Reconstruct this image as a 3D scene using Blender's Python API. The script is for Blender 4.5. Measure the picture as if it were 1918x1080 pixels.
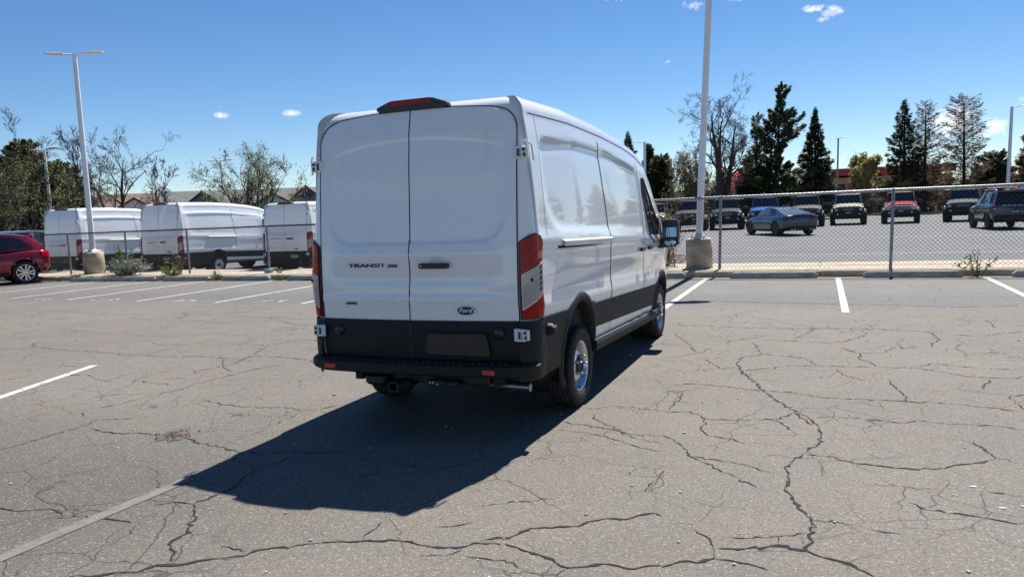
import bpy, math, random
import numpy as np
from mathutils import Matrix, Vector

# ------------------------------------------------------------------ start
scene = bpy.context.scene
for o in list(bpy.data.objects):
    bpy.data.objects.remove(o)
COL = scene.collection
PI = math.pi

# ------------------------------------------------------------------ camera
cam_data = bpy.data.cameras.new('camera')
cam = bpy.data.objects.new('camera', cam_data)
COL.objects.link(cam)
cam_data.sensor_fit = 'HORIZONTAL'
cam_data.sensor_width = 36.0
cam_data.lens = 26.525
cam_data.clip_start = 0.05
cam_data.clip_end = 3000
cam_R = Vector((0.926, 0.3762, -0.0412)).normalized()
cam_F = Vector((-0.3783, 0.9202, -0.1008)).normalized()
cam_U = cam_R.cross(cam_F).normalized()
cam_R = cam_F.cross(cam_U).normalized()
cam.matrix_world = Matrix(((cam_R.x, cam_U.x, -cam_F.x, 0.0), (cam_R.y, cam_U.y, -cam_F.y, 0.0),
                           (cam_R.z, cam_U.z, -cam_F.z, 1.6941), (0, 0, 0, 1)))
scene.camera = cam

# ------------------------------------------------------------------ sky, sun, exposure
SUN_DIR = Vector((0.068, 0.655, 1.0)).normalized()
SUN_ELEV = math.asin(SUN_DIR.z)
SUN_AZ = math.atan2(SUN_DIR.x, SUN_DIR.y)
world = bpy.data.worlds.new('World')
scene.world = world
world.use_nodes = True
wn, wl = world.node_tree.nodes, world.node_tree.links
wn.clear()
w_out = wn.new('ShaderNodeOutputWorld')
w_bg = wn.new('ShaderNodeBackground')
w_bg.inputs['Strength'].default_value = 0.0625
sky = wn.new('ShaderNodeTexSky')
sky.sky_type = 'NISHITA'
sky.sun_disc = False
sky.sun_elevation = SUN_ELEV
sky.sun_rotation = SUN_AZ
sky.altitude = 1700
sky.air_density = 1.0
sky.dust_density = 0.1
sky.ozone_density = 2.6
SUN_STRENGTH, EXPOSURE = 4.8, 0.92
wl.new(w_bg.outputs[0], w_out.inputs[0])

def wmath(op, a, b=None, clamp=False):
    n = wn.new('ShaderNodeMath'); n.operation = op; n.use_clamp = clamp
    for i, v in enumerate((a, b)):
        if v is None: continue
        if isinstance(v, (int, float)): n.inputs[i].default_value = v
        else: wl.new(v, n.inputs[i])
    return n.outputs[0]
w_tc = wn.new('ShaderNodeTexCoord')
w_sep = wn.new('ShaderNodeSeparateXYZ'); wl.new(w_tc.outputs['Generated'], w_sep.inputs[0])
az = wmath('MULTIPLY', wmath('ARCTAN2', w_sep.outputs[0], w_sep.outputs[1]), 180 / PI)
el = wmath('MULTIPLY', wmath('ARCSINE', w_sep.outputs[2]), 180 / PI)
w_noise = wn.new('ShaderNodeTexNoise'); w_noise.inputs['Scale'].default_value = 70; w_noise.inputs['Detail'].default_value = 8; w_noise.inputs['Distortion'].default_value = .6
w_noise.inputs['Roughness'].default_value = 0.66
wl.new(w_tc.outputs['Generated'], w_noise.inputs['Vector'])
# small fair-weather clouds: azimuth, elevation, half width, half height in degrees, density
CLOUDS = [(-42.5, 7.5, .7, .35, 1.3), (-37.8, 7.65, 1.1, .38, 1.4), (-13.4, 14.95, 2.6, .55, 1.15), (-18.3, 15.3, 1.1, .5, .9),
          (-8.6, 13.9, 1.1, .55, .85), (-5.3, 14.15, 1.5, .6, 1.2), (-0.45, 12.75, 1.2, .34, 1.5), (0.75, 12.35, .9, .6, 1.45), (0.35, 11.95, .8, .3, 1.1),
          (8.0, 4.7, 1.9, 1.3, 1.55), (9.8, 3.9, 1.9, .9, 1.2), (12.3, 5.55, 1.5, .45, 1.2), (-10.4, 10.25, .6, .22, .7), (6.2, 2.2, 2.5, .5, .55),
          (-9.8, 2.6, 3, .45, .4), (-46, 16.5, 4, 1.0, 1.0), (22, 9, 3.5, .9, 1.1), (31, 14, 4.5, 1.1, 1.1), (150, 18, 7, 1.6, 1.1),
          (205, 24, 8, 2.0, 1.1), (100, 12, 5, 1.0, 1.0)]
cm = None
for a0, e0, wa, we, dens in CLOUDS:
    da = wmath('MULTIPLY', wmath('SUBTRACT', az, a0 if a0 <= 180 else a0 - 360), 1 / wa)
    de = wmath('MULTIPLY', wmath('SUBTRACT', el, e0), 1 / we)
    r2 = wmath('ADD', wmath('MULTIPLY', da, da), wmath('MULTIPLY', de, de))
    m = wmath('MULTIPLY', wmath('SUBTRACT', 1.0, r2, True), dens)
    cm = m if cm is None else wmath('MAXIMUM', cm, m)
cl = wmath('MULTIPLY', wmath('SUBTRACT', wmath('ADD', wmath('MULTIPLY', cm, 0.34), w_noise.outputs['Fac']), 0.72), 3.2, True)
cl = wmath('MULTIPLY', wmath('MULTIPLY', cl, wmath('MULTIPLY', cm, 3.0, True)), 0.85)
w_mix = wn.new('ShaderNodeMix'); w_mix.data_type = 'RGBA'
wl.new(cl, w_mix.inputs[0])
w_tint = wn.new('ShaderNodeHueSaturation')
w_tint.inputs['Hue'].default_value = 0.503; w_tint.inputs['Saturation'].default_value = 1.23; w_tint.inputs['Value'].default_value = 1.0
wl.new(sky.outputs[0], w_tint.inputs['Color'])
wl.new(w_tint.outputs[0], w_mix.inputs[6])
w_mix.inputs[7].default_value = (10.5, 10.6, 10.9, 1)
wl.new(w_mix.outputs[2], w_bg.inputs['Color'])

sun_data = bpy.data.lights.new('sun', 'SUN')
sun_data.energy = SUN_STRENGTH
sun_data.angle = math.radians(0.53)
sun_data.color = (1.0, 0.965, 0.915)
sun = bpy.data.objects.new('sun', sun_data)
COL.objects.link(sun)
sun.rotation_euler = SUN_DIR.to_track_quat('Z', 'Y').to_euler()

scene.render.engine = 'CYCLES'
scene.view_settings.view_transform = 'Standard'
scene.view_settings.look = 'None'
scene.view_settings.exposure = EXPOSURE
scene.view_settings.gamma = 1.0
scene.view_settings.use_curve_mapping = False
scene.cycles.max_bounces = 6
scene.cycles.transparent_max_bounces = 12
scene.cycles.caustics_reflective = False
scene.cycles.caustics_refractive = False
scene.cycles.use_adaptive_sampling = True
scene.cycles.use_denoising = True

# ------------------------------------------------------------------ materials
def new_mat(name):
    m = bpy.data.materials.new(name); m.use_nodes = True
    nt = m.node_tree
    return m, nt.nodes, nt.links, nt.nodes['Principled BSDF']

def noise_node(n, l, scale, detail=4, rough=.55, coord='Object'):
    tc = n.new('ShaderNodeTexCoord')
    t = n.new('ShaderNodeTexNoise'); t.inputs['Scale'].default_value = scale; t.inputs['Detail'].default_value = detail
    t.inputs['Roughness'].default_value = rough
    l.new(tc.outputs[coord], t.inputs['Vector'])
    return t

def ramp(n, l, src, p0, c0, p1, c1):
    r = n.new('ShaderNodeValToRGB')
    r.color_ramp.elements[0].position = p0; r.color_ramp.elements[0].color = (*c0, 1)
    r.color_ramp.elements[1].position = p1; r.color_ramp.elements[1].color = (*c1, 1)
    l.new(src, r.inputs[0])
    return r

def mat(name, col, rough=.5, metal=0.0, coat=0.0, var=.12, scale=3.0, bump=0.0, bscale=60.0, spec=.5, rvar=0.0):
    """A surface whose colour drifts a little with a noise, with optional fine relief."""
    m, n, l, b = new_mat(name)
    t = noise_node(n, l, scale)
    lo = tuple(c * (1 - var) for c in col); hi = tuple(min(1, c * (1 + var)) for c in col)
    r = ramp(n, l, t.outputs['Fac'], .3, lo, .7, hi)
    l.new(r.outputs[0], b.inputs['Base Color'])
    b.inputs['Roughness'].default_value = rough
    b.inputs['Metallic'].default_value = metal
    b.inputs['Coat Weight'].default_value = coat
    b.inputs['Coat Roughness'].default_value = 0.04
    b.inputs['Specular IOR Level'].default_value = spec
    if rvar:
        mr = n.new('ShaderNodeMapRange'); mr.inputs[3].default_value = rough - rvar; mr.inputs[4].default_value = rough + rvar
        l.new(t.outputs['Fac'], mr.inputs[0]); l.new(mr.outputs[0], b.inputs['Roughness'])
    if bump:
        t2 = noise_node(n, l, bscale, 5, .6)
        bp = n.new('ShaderNodeBump'); bp.inputs['Strength'].default_value = bump; bp.inputs['Distance'].default_value = .02
        l.new(t2.outputs['Fac'], bp.inputs['Height']); l.new(bp.outputs[0], b.inputs['Normal'])
    return m

M = {}
M['white_paint'] = mat('white_paint', (.85, .85, .85), .34, coat=1.0, var=.012, scale=1.3)
def road_film(m):
    """faint vertical wash streaks and uneven gloss on a clean white van"""
    n, l = m.node_tree.nodes, m.node_tree.links; b = n['Principled BSDF']
    tc = n.new('ShaderNodeTexCoord'); mp = n.new('ShaderNodeMapping'); mp.inputs['Scale'].default_value = (16, 16, 1.1); l.new(tc.outputs['Object'], mp.inputs[0])
    t = n.new('ShaderNodeTexNoise'); t.inputs['Scale'].default_value = 1.0; t.inputs['Detail'].default_value = 5; l.new(mp.outputs[0], t.inputs['Vector'])
    r = ramp(n, l, t.outputs['Fac'], .60, (.885, .885, .88), .95, (.76, .755, .74)); l.new(r.outputs[0], b.inputs['Base Color'])
    mr = n.new('ShaderNodeMapRange'); mr.inputs[3].default_value = .01; mr.inputs[4].default_value = .055; l.new(t.outputs['Fac'], mr.inputs[0]); l.new(mr.outputs[0], b.inputs['Coat Roughness'])
road_film(M['white_paint'])
M['white_part'] = mat('white_part', (.74, .75, .76), .4, coat=.4, var=.03)
M['black_plastic'] = mat('black_plastic', (.0075, .0078, .0084), .62, var=.2, scale=9, spec=.38, bump=.06, bscale=420, rvar=.07)
M['black_trim'] = mat('black_trim', (.013, .013, .014), .32, var=.2, scale=9)
M['seal'] = mat('seal', (.012, .012, .013), .8, var=.2)
M['seam_grey'] = mat('seam_grey', (.16, .17, .18), .7, var=.1)
M['tyre'] = mat('tyre', (.021, .021, .021), .82, var=.3, scale=14, bump=.15, bscale=160)
M['underbody'] = mat('underbody', (.018, .018, .018), .8, var=.4, scale=6)
M['wheel_silver'] = mat('wheel_silver', (.62, .63, .65), .24, metal=1.0, var=.08, scale=10)
M['chrome'] = mat('chrome', (.75, .76, .78), .08, metal=1.0, var=.04)
M['steel'] = mat('steel', (.34, .34, .34), .38, metal=1.0, var=.15, scale=12)
M['galv'] = mat('galv', (.30, .33, .36), .55, metal=.25, var=.2, scale=18)
M['galv_rail'] = mat('galv_rail', (.36, .37, .39), .40, metal=.4, var=.15, scale=14)
M['wire'] = mat('wire', (.075, .077, .082), .55, metal=.5, var=.15, scale=10)
M['dark_rail'] = mat('dark_rail', (.045, .047, .052), .5, metal=.4, var=.15, scale=10)
M['dark_wire'] = mat('dark_wire', (.09, .092, .098), .55, metal=.4, var=.15, scale=10)
M['glass'] = mat('glass', (.012, .016, .018), .03, var=.1, spec=.9)
M['tint_glass'] = mat('tint_glass', (.008, .009, .011), .04, var=.1, spec=.7)
M['clear_glass'] = mat('clear_glass', (.10, .13, .14), .04, var=.1, spec=.8)
M['mirror_glass'] = mat('mirror_glass', (.45, .66, .74), .01, metal=1.0, var=.01)
M['red_lens'] = mat('red_lens', (.34, .002, .004), .18, coat=.08, var=.35, scale=40, spec=.25)
M['red_dark'] = mat('red_dark', (.20, .004, .010), .2, coat=.1, var=.3, scale=40, spec=.3)
M['clear_lens'] = mat('clear_lens', (.33, .34, .35), .2, metal=.35, coat=.3, var=.45, scale=170)
M['light_lens'] = mat('light_lens', (.62, .64, .66), .12, metal=.6, coat=1.0, var=.2, scale=30)
M['navy'] = mat('navy', (.010, .018, .055), .35, coat=.1, spec=.3, var=.1)
M['print_white'] = mat('print_white', (.72, .72, .72), .5, var=.03)
M['print_black'] = mat('print_black', (.008, .008, .009), .4, var=.1)
M['pole_white'] = mat('pole_white', (.78, .78, .80), .38, coat=.2, var=.06, scale=4)
M['lamp_grey'] = mat('lamp_grey', (.62, .63, .66), .4, var=.06)
M['thin_pole'] = mat('thin_pole', (.30, .32, .35), .5, var=.08)
M['bark'] = mat('bark', (.060, .045, .035), .9, var=.4, scale=9, bump=.5, bscale=30)
M['bark_pale'] = mat('bark_pale', (.12, .095, .075), .9, var=.35, scale=9)
M['twig_rust'] = mat('twig_rust', (.17, .085, .055), .9, var=.35, scale=4)
def foliage(name, col, trans=.35, var=.4, scale=1.2):
    """leaves and needles: matt, lighter and darker from clump to clump, letting some light through"""
    m = mat(name, col, .7, var=var, scale=scale, spec=.25)
    n, l = m.node_tree.nodes, m.node_tree.links
    b = n['Principled BSDF']; out = n['Material Output']
    t = n.new('ShaderNodeBsdfTranslucent'); mx = n.new('ShaderNodeMixShader'); mx.inputs[0].default_value = trans
    l.new(b.inputs['Base Color'].links[0].from_socket, t.inputs['Color'])
    l.new(b.outputs[0], mx.inputs[1]); l.new(t.outputs[0], mx.inputs[2]); l.new(mx.outputs[0], out.inputs['Surface'])
    return m
M['needles'] = foliage('needles', (.062, .090, .046), .42, .5, .9)
M['needles_mid'] = foliage('needles_mid', (.120, .140, .064), .42, .5, .9)
M['needles_rust'] = foliage('needles_rust', (.22, .115, .065), .25, .45, .8)
M['leaf_spring'] = foliage('leaf_spring', (.25, .26, .08))
M['leaf_olive'] = foliage('leaf_olive', (.125, .122, .065), .35, .45)
M['leaf_yellow'] = foliage('leaf_yellow', (.36, .34, .13))
M['blossom'] = foliage('blossom', (.66, .12, .22), .4, .4, 1.5)
M['dry_leaf'] = foliage('dry_leaf', (.19, .14, .085), .2, .4, 1.5)
M['sage'] = foliage('sage', (.29, .30, .22), .2, .4, 5)
M['weed'] = foliage('weed', (.15, .22, .06), .35, .4, 8)
M['roof_brown'] = mat('roof_brown', (.175, .115, .085), .9, var=.2, scale=1.5, bump=.3, bscale=9)
M['roof_grey'] = mat('roof_grey', (.12, .12, .12), .9, var=.2, scale=1.5, bump=.3, bscale=9)
M['wall_white'] = mat('wall_white', (.58, .57, .54), .85, var=.06)
M['wall_blue'] = mat('wall_blue', (.12, .155, .22), .85, var=.08)
M['wall_tan'] = mat('wall_tan', (.33, .24, .17), .85, var=.08)
M['wall_orange'] = mat('wall_orange', (.60, .29, .20), .85, var=.08, scale=.6)
M['fascia_red'] = mat('fascia_red', (.40, .055, .05), .6, var=.1)
M['trim_dark'] = mat('trim_dark', (.02, .02, .024), .7, var=.1)
M['window_far'] = mat('window_far', (.05, .07, .08), .1, var=.3, scale=1)
M['plate_white'] = mat('plate_white', (.6, .6, .62), .5, var=.05)
M['block_blue'] = mat('block_blue', (.22, .36, .40), .7, var=.1)
M['skirt'] = mat('skirt', (.03, .03, .03), .7, var=.2)

def paint(name, col, metal=.35, rough=.3):
    return mat(name, col, rough, metal=metal, coat=1.0, var=.03, scale=2)

# ------------------------------------------------------------------ mesh helpers
class MB:
    def __init__(self):
        self.v, self.f, self.s = [], [], []
    def add(self, vs, fs, smooth=False):
        o = len(self.v)
        self.v += [tuple(p) for p in vs]
        self.f += [tuple(i + o for i in f) for f in fs]
        self.s += [smooth] * len(fs)
    def box(self, c, s, rz=0.0, bev=0.0):
        hx, hy, hz = s[0] / 2, s[1] / 2, s[2] / 2
        if bev <= 0:
            P = [(-hx, -hy, -hz), (hx, -hy, -hz), (hx, hy, -hz), (-hx, hy, -hz), (-hx, -hy, hz), (hx, -hy, hz), (hx, hy, hz), (-hx, hy, hz)]
            F = [(0, 3, 2, 1), (4, 5, 6, 7), (0, 1, 5, 4), (1, 2, 6, 5), (2, 3, 7, 6), (3, 0, 4, 7)]
        else:
            b = min(bev, hx * .49, hy * .49, hz * .49)
            P, F = [], []
            for z, ins in ((-hz, b), (-hz + b, 0), (hz - b, 0), (hz, b)):
                x, y = hx - ins, hy - ins
                k = b if ins == 0 else b * .6
                P += [(-x + k, -y, z), (x - k, -y, z), (x, -y + k, z), (x, y - k, z), (x - k, y, z), (-x + k, y, z), (-x, y - k, z), (-x, -y + k, z)]
            for r in range(3):
                for i in range(8):
                    F.append((r * 8 + i, r * 8 + (i + 1) % 8, r * 8 + 8 + (i + 1) % 8, r * 8 + 8 + i))
            F.append(tuple(reversed(range(8)))); F.append(tuple(range(24, 32)))
        cs, sn = math.cos(rz), math.sin(rz)
        self.add([(c[0] + x * cs - y * sn, c[1] + x * sn + y * cs, c[2] + z) for x, y, z in P], F)
    def tube(self, pts, r, n=8, caps=True, smooth=True):
        pts = [Vector(p) for p in pts]
        rs = r if isinstance(r, (list, tuple)) else [r] * len(pts)
        vs, fs = [], []
        up = Vector((0, 0, 1)); prev = None
        for i, p in enumerate(pts):
            d = (pts[min(i + 1, len(pts) - 1)] - pts[max(i - 1, 0)]).normalized()
            a = prev if prev is not None else (up if abs(d.z) < .9 else Vector((1, 0, 0)))
            x = (a - d * a.dot(d)).normalized(); y = d.cross(x); prev = x
            for k in range(n):
                t = 2 * PI * k / n
                vs.append(p + (x * math.cos(t) + y * math.sin(t)) * rs[i])
        for i in range(len(pts) - 1):
            for k in range(n):
                fs.append((i * n + k, i * n + (k + 1) % n, (i + 1) * n + (k + 1) % n, (i + 1) * n + k))
        self.add(vs, fs, smooth)
        if caps:
            m = len(pts) - 1
            self.add([vs[k] for k in range(n)], [tuple(reversed(range(n)))])
            self.add([vs[m * n + k] for k in range(n)], [tuple(range(n))])
    def lathe(self, prof, n=32, axis='x', c=(0, 0, 0), smooth=True, closed=False):
        """prof: list of (axial, radius); axis x: axial along x."""
        vs, fs = [], []
        for a, r in prof:
            for k in range(n):
                t = 2 * PI * k / n
                p = (a, r * math.cos(t), r * math.sin(t)) if axis == 'x' else ((r * math.cos(t), a, r * math.sin(t)) if axis == 'y' else (r * math.cos(t), r * math.sin(t), a))
                vs.append((p[0] + c[0], p[1] + c[1], p[2] + c[2]))
        m = len(prof)
        for i in range(m if closed else m - 1):
            for k in range(n):
                j = (i + 1) % m
                fs.append((i * n + k, i * n + (k + 1) % n, j * n + (k + 1) % n, j * n + k))
        self.add(vs, fs, smooth)
    def grid(self, f, nu, nv, smooth=True):
        vs = [f(i / nu, j / nv) for j in range(nv + 1) for i in range(nu + 1)]
        w = nu + 1
        fs = [(j * w + i, j * w + i + 1, (j + 1) * w + i + 1, (j + 1) * w + i) for j in range(nv) for i in range(nu)]
        self.add(vs, fs, smooth)
    def prism(self, poly, d0, d1, plane='xz'):
        """extrude a polygon (list of 2-D points) between d0 and d1 along the third axis."""
        n = len(poly)
        def p3(a, b, d):
            return (a, d, b) if plane == 'xz' else ((d, a, b) if plane == 'yz' else (a, b, d))
        vs = [p3(a, b, d0) for a, b in poly] + [p3(a, b, d1) for a, b in poly]
        fs = [tuple(range(n)), tuple(reversed(range(n, 2 * n)))] + [(i, n + i, n + (i + 1) % n, (i + 1) % n) for i in range(n)]
        self.add(vs, fs)
    def mesh(self, name, m, fix=True):
        me = bpy.data.meshes.new(name)
        me.from_pydata(self.v, [], self.f)
        me.polygons.foreach_set('use_smooth', self.s)
        if m is not None: me.materials.append(m)
        me.update()
        if fix:
            import bmesh
            b = bmesh.new(); b.from_mesh(me)
            bmesh.ops.recalc_face_normals(b, faces=b.faces)
            b.to_mesh(me); b.free()
        return me
    def build(self, name, m, parent=None, loc=(0, 0, 0), rot=(0, 0, 0), fix=True):
        return link(name, self.mesh(name, m, fix), parent, loc, rot)

def link(name, me, parent=None, loc=(0, 0, 0), rot=(0, 0, 0)):
    o = bpy.data.objects.new(name, me); COL.objects.link(o)
    o.location = loc; o.rotation_euler = rot
    if parent is not None: o.parent = parent
    return o

def tag(o, label=None, cat=None, group=None, kind=None):
    if label: o['label'] = label
    if cat: o['category'] = cat
    if group: o['group'] = group
    if kind: o['kind'] = kind
    return o

def thing(name, label, cat, loc=(0, 0, 0), rz=0.0, group=None, rot=None):
    o = bpy.data.objects.new(name, None); COL.objects.link(o)
    o.empty_display_size = .3
    o.location = loc; o.rotation_euler = rot if rot else (0, 0, rz)
    return tag(o, label, cat, group)

def copy_tree(o, parent=None):
    c = o.copy(); COL.objects.link(c)
    if parent is not None: c.parent = parent
    for ch in list(o.children): copy_tree(ch, c)
    return c

def np_mesh(name, verts, faces, m, smooth=False):
    """verts (n,3), faces (k,3|4) arrays."""
    me = bpy.data.meshes.new(name)
    k, w = faces.shape
    me.vertices.add(len(verts)); me.vertices.foreach_set('co', np.ascontiguousarray(verts, dtype=np.float32).ravel())
    me.loops.add(k * w); me.loops.foreach_set('vertex_index', np.ascontiguousarray(faces, dtype=np.int32).ravel())
    me.polygons.add(k); me.polygons.foreach_set('loop_start', np.arange(0, k * w, w, dtype=np.int32))
    me.polygons.foreach_set('loop_total', np.full(k, w, dtype=np.int32))
    if smooth: me.polygons.foreach_set('use_smooth', np.ones(k, dtype=bool))
    if m is not None: me.materials.append(m)
    me.update(calc_edges=True); me.validate()
    return me

TEXT_CACHE = {}
def text(name, body, size, m, parent, loc, rot, sx=1.0, extrude=.002, bold=.0, shear=0.0, align='CENTER', space=1.0):
    key = (body, size, extrude, bold, shear, align, space, m.name)
    if key not in TEXT_CACHE:
        c = bpy.data.curves.new(name, 'FONT')
        c.body = body; c.size = size; c.extrude = extrude; c.offset = bold; c.shear = shear
        c.align_x = align; c.align_y = 'CENTER'; c.space_character = space; c.resolution_u = 3
        o = bpy.data.objects.new(name, c); COL.objects.link(o)
        bpy.context.view_layer.update()
        me = bpy.data.meshes.new_from_object(o.evaluated_get(bpy.context.evaluated_depsgraph_get()))
        bpy.data.objects.remove(o); bpy.data.curves.remove(c)
        me.materials.clear(); me.materials.append(m)
        TEXT_CACHE[key] = me
    o = link(name, TEXT_CACHE[key], parent, loc, rot); o.scale = (sx, 1, 1)
    return o

def lerp(a, b, t): return a + (b - a) * t
def sst(a, b, x):
    t = max(0.0, min(1.0, (x - a) / (b - a))); return t * t * (3 - 2 * t)
def interp(x, xs, ys): return float(np.interp(x, xs, ys))
# ================================================================== SETTING
def far_z(a, b=30):
    """the neighbouring lot lies a little lower on the left."""
    return -0.2 + 0.19 * sst(-13.5, -7.0, a)

def asphalt_material(name, c_lo, c_hi, warm, crack=.6, agg=1.0, bays=False):
    m, n, l, b = new_mat(name)
    tc = n.new('ShaderNodeTexCoord'); P = tc.outputs['Object']
    def nz(scale, detail=4, rough=.55, vec=P):
        t = n.new('ShaderNodeTexNoise'); t.inputs['Scale'].default_value = scale; t.inputs['Detail'].default_value = detail
        t.inputs['Roughness'].default_value = rough; l.new(vec, t.inputs['Vector']); return t.outputs['Fac']
    def mth(op, a_, b_=None, clamp=False):
        k = n.new('ShaderNodeMath'); k.operation = op; k.use_clamp = clamp
        for i, v in enumerate((a_, b_)):
            if v is None: continue
            if isinstance(v, (int, float)): k.inputs[i].default_value = v
            else: l.new(v, k.inputs[i])
        return k.outputs[0]
    def mix(f, a_, b_, mode='MIX'):
        k = n.new('ShaderNodeMix'); k.data_type = 'RGBA'; k.blend_type = mode
        if isinstance(f, (int, float)): k.inputs[0].default_value = f
        else: l.new(f, k.inputs[0])
        for i, v in ((6, a_), (7, b_)):
            if isinstance(v, tuple): k.inputs[i].default_value = (*v, 1)
            else: l.new(v, k.inputs[i])
        return k.outputs[2]
    big = nz(.32, 3, .5); mid = nz(1.7, 5, .6); fine = nz(50, 3, .8); grit = nz(110, 2, .75)
    base = ramp(n, l, big, .32, c_lo, .68, c_hi).outputs[0]
    wf = mth('MULTIPLY', mth('SUBTRACT', mid, .45, True), 3.0, True)
    base = mix(mth('MULTIPLY', wf, .95), base, warm)
    # smoother bluish binder patches where the stones have worn away
    sm = mth('MULTIPLY', mth('SUBTRACT', nz(.85, 4, .62), .56, True), 6.0, True)
    base = mix(mth('MULTIPLY', sm, .45), base, tuple(c * .9 * k for c, k in zip(c_lo, (.97, 1.03, 1.12))))
    if bays:   # oil-darkened strip across the mouths of the stalls, greyer paving inside them
        sp = n.new('ShaderNodeSeparateXYZ'); l.new(P, sp.inputs[0])
        yy = mth('ADD', sp.outputs[1], mth('MULTIPLY', mth('SUBTRACT', nz(.8, 4, .6), .5), 1.6))
        band = mth('MULTIPLY', mth('MULTIPLY', mth('SUBTRACT', yy, 12.4), 1.5, True), mth('MULTIPLY', mth('SUBTRACT', 15.0, yy), 1.2, True))
        stall = mth('MULTIPLY', mth('SUBTRACT', yy, 12.2), 1.2, True)
        base = mix(mth('MULTIPLY', stall, .8), base, (.126, .120, .112))
        base = mix(mth('MULTIPLY', mth('MULTIPLY', band, nz(.5, 4, .6)), .95), base, (.085, .082, .078))
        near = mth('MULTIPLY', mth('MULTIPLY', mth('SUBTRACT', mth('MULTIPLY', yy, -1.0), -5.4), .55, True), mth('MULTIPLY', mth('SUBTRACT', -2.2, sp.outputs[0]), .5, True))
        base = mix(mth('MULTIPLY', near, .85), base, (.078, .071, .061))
        drip = mth('MULTIPLY', mth('SUBTRACT', nz(.42, 5, .65), .60, True), 8.0, True)
        base = mix(mth('MULTIPLY', drip, .30), base, (.075, .072, .068))
    # aggregate: pale and dark stones
    vor = n.new('ShaderNodeTexVoronoi'); vor.inputs['Scale'].default_value = 115; l.new(P, vor.inputs['Vector'])
    sep = n.new('ShaderNodeSeparateColor'); l.new(vor.outputs['Color'], sep.inputs[0])
    pale = mth('MULTIPLY', mth('SUBTRACT', sep.outputs[0], .86, True), 7.0, True)
    dark = mth('MULTIPLY', mth('SUBTRACT', .16, sep.outputs[1], True), 6.0, True)
    base = mix(mth('MULTIPLY', pale, .42 * agg), base, (.42, .39, .35))
    base = mix(mth('MULTIPLY', dark, .6 * agg), base, (.045, .043, .042))
    gr = mth('ADD', -.42, mth('MULTIPLY', mth('ADD', fine, grit), 1.42))
    grc = n.new('ShaderNodeCombineColor')
    for i in range(3): l.new(gr, grc.inputs[i])
    base = mix(1.0, base, grc.outputs[0], 'MULTIPLY')
    # hairline cracking in patches
    wv = n.new('ShaderNodeMix'); wv.data_type = 'RGBA'; wv.inputs[0].default_value = .22
    ns = n.new('ShaderNodeTexNoise'); ns.inputs['Scale'].default_value = 2.6; ns.inputs['Detail'].default_value = 5; l.new(P, ns.inputs['Vector'])
    l.new(P, wv.inputs[6]); l.new(ns.outputs['Color'], wv.inputs[7])
    cr = None
    for sc, wd in ((1.5, .009), (3.1, .013)):
        v = n.new('ShaderNodeTexVoronoi'); v.feature = 'DISTANCE_TO_EDGE'; v.inputs['Scale'].default_value = sc
        l.new(wv.outputs[2], v.inputs['Vector'])
        c_ = mth('SUBTRACT', 1.0, mth('MULTIPLY', v.outputs['Distance'], 1 / wd), True)
        mask = mth('MULTIPLY', mth('SUBTRACT', nz(.40 * sc, 2, .5), .45, True), 7.0, True)
        c_ = mth('MULTIPLY', c_, mask)
        cr = c_ if cr is None else mth('MAXIMUM', cr, c_)
    base = mix(mth('MULTIPLY', cr, crack), base, (.03, .027, .025))
    l.new(base, b.inputs['Base Color'])
    b.inputs['Roughness'].default_value = .82
    b.inputs['Specular IOR Level'].default_value = .35
    h = mth('ADD', mth('MULTIPLY', fine, .5), mth('ADD', mth('MULTIPLY', vor.outputs['Distance'], -.6), mth('MULTIPLY', cr, -1.2)))
    bp = n.new('ShaderNodeBump'); bp.inputs['Strength'].default_value = .55; bp.inputs['Distance'].default_value = .008
    l.new(h, bp.inputs['Height']); l.new(bp.outputs[0], b.inputs['Normal'])
    return m

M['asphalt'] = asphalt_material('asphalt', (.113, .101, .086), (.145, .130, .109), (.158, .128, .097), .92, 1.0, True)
M['asphalt_far'] = asphalt_material('asphalt_far', (.104, .106, .109), (.127, .129, .132), (.119, .118, .118), .25, .5)
M['concrete'] = mat('concrete', (.40, .335, .26), .9, var=.22, scale=5, bump=.5, bscale=45)
M['kerb_concrete'] = mat('kerb_concrete', (.40, .345, .26), .9, var=.28, scale=6, bump=.5, bscale=40)
M['stop_concrete'] = mat('stop_concrete', (.40, .365, .295), .9, var=.3, scale=7, bump=.6, bscale=50)
M['base_concrete'] = mat('base_concrete', (.50, .41, .295), .9, var=.3, scale=4, bump=.6, bscale=40)
M['dirt'] = mat('dirt', (.235, .185, .135), .95, var=.35, scale=4, bump=.8, bscale=40)
M['mulch'] = mat('mulch', (.26, .21, .135), .95, var=.35, scale=2, bump=.8, bscale=20)
M['earth'] = mat('earth', (.17, .155, .10), .95, var=.3, scale=.15, bump=.6, bscale=3)
M['crack_margin'] = mat('crack_margin', (.112, .108, .100), .85, var=.12, scale=12, bump=.2, bscale=90)
M['crack'] = mat('crack', (.012, .010, .009), .95, var=.5, scale=9)
M['crack_brown'] = mat('crack_brown', (.09, .07, .055), .95, var=.5, scale=9)

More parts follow.
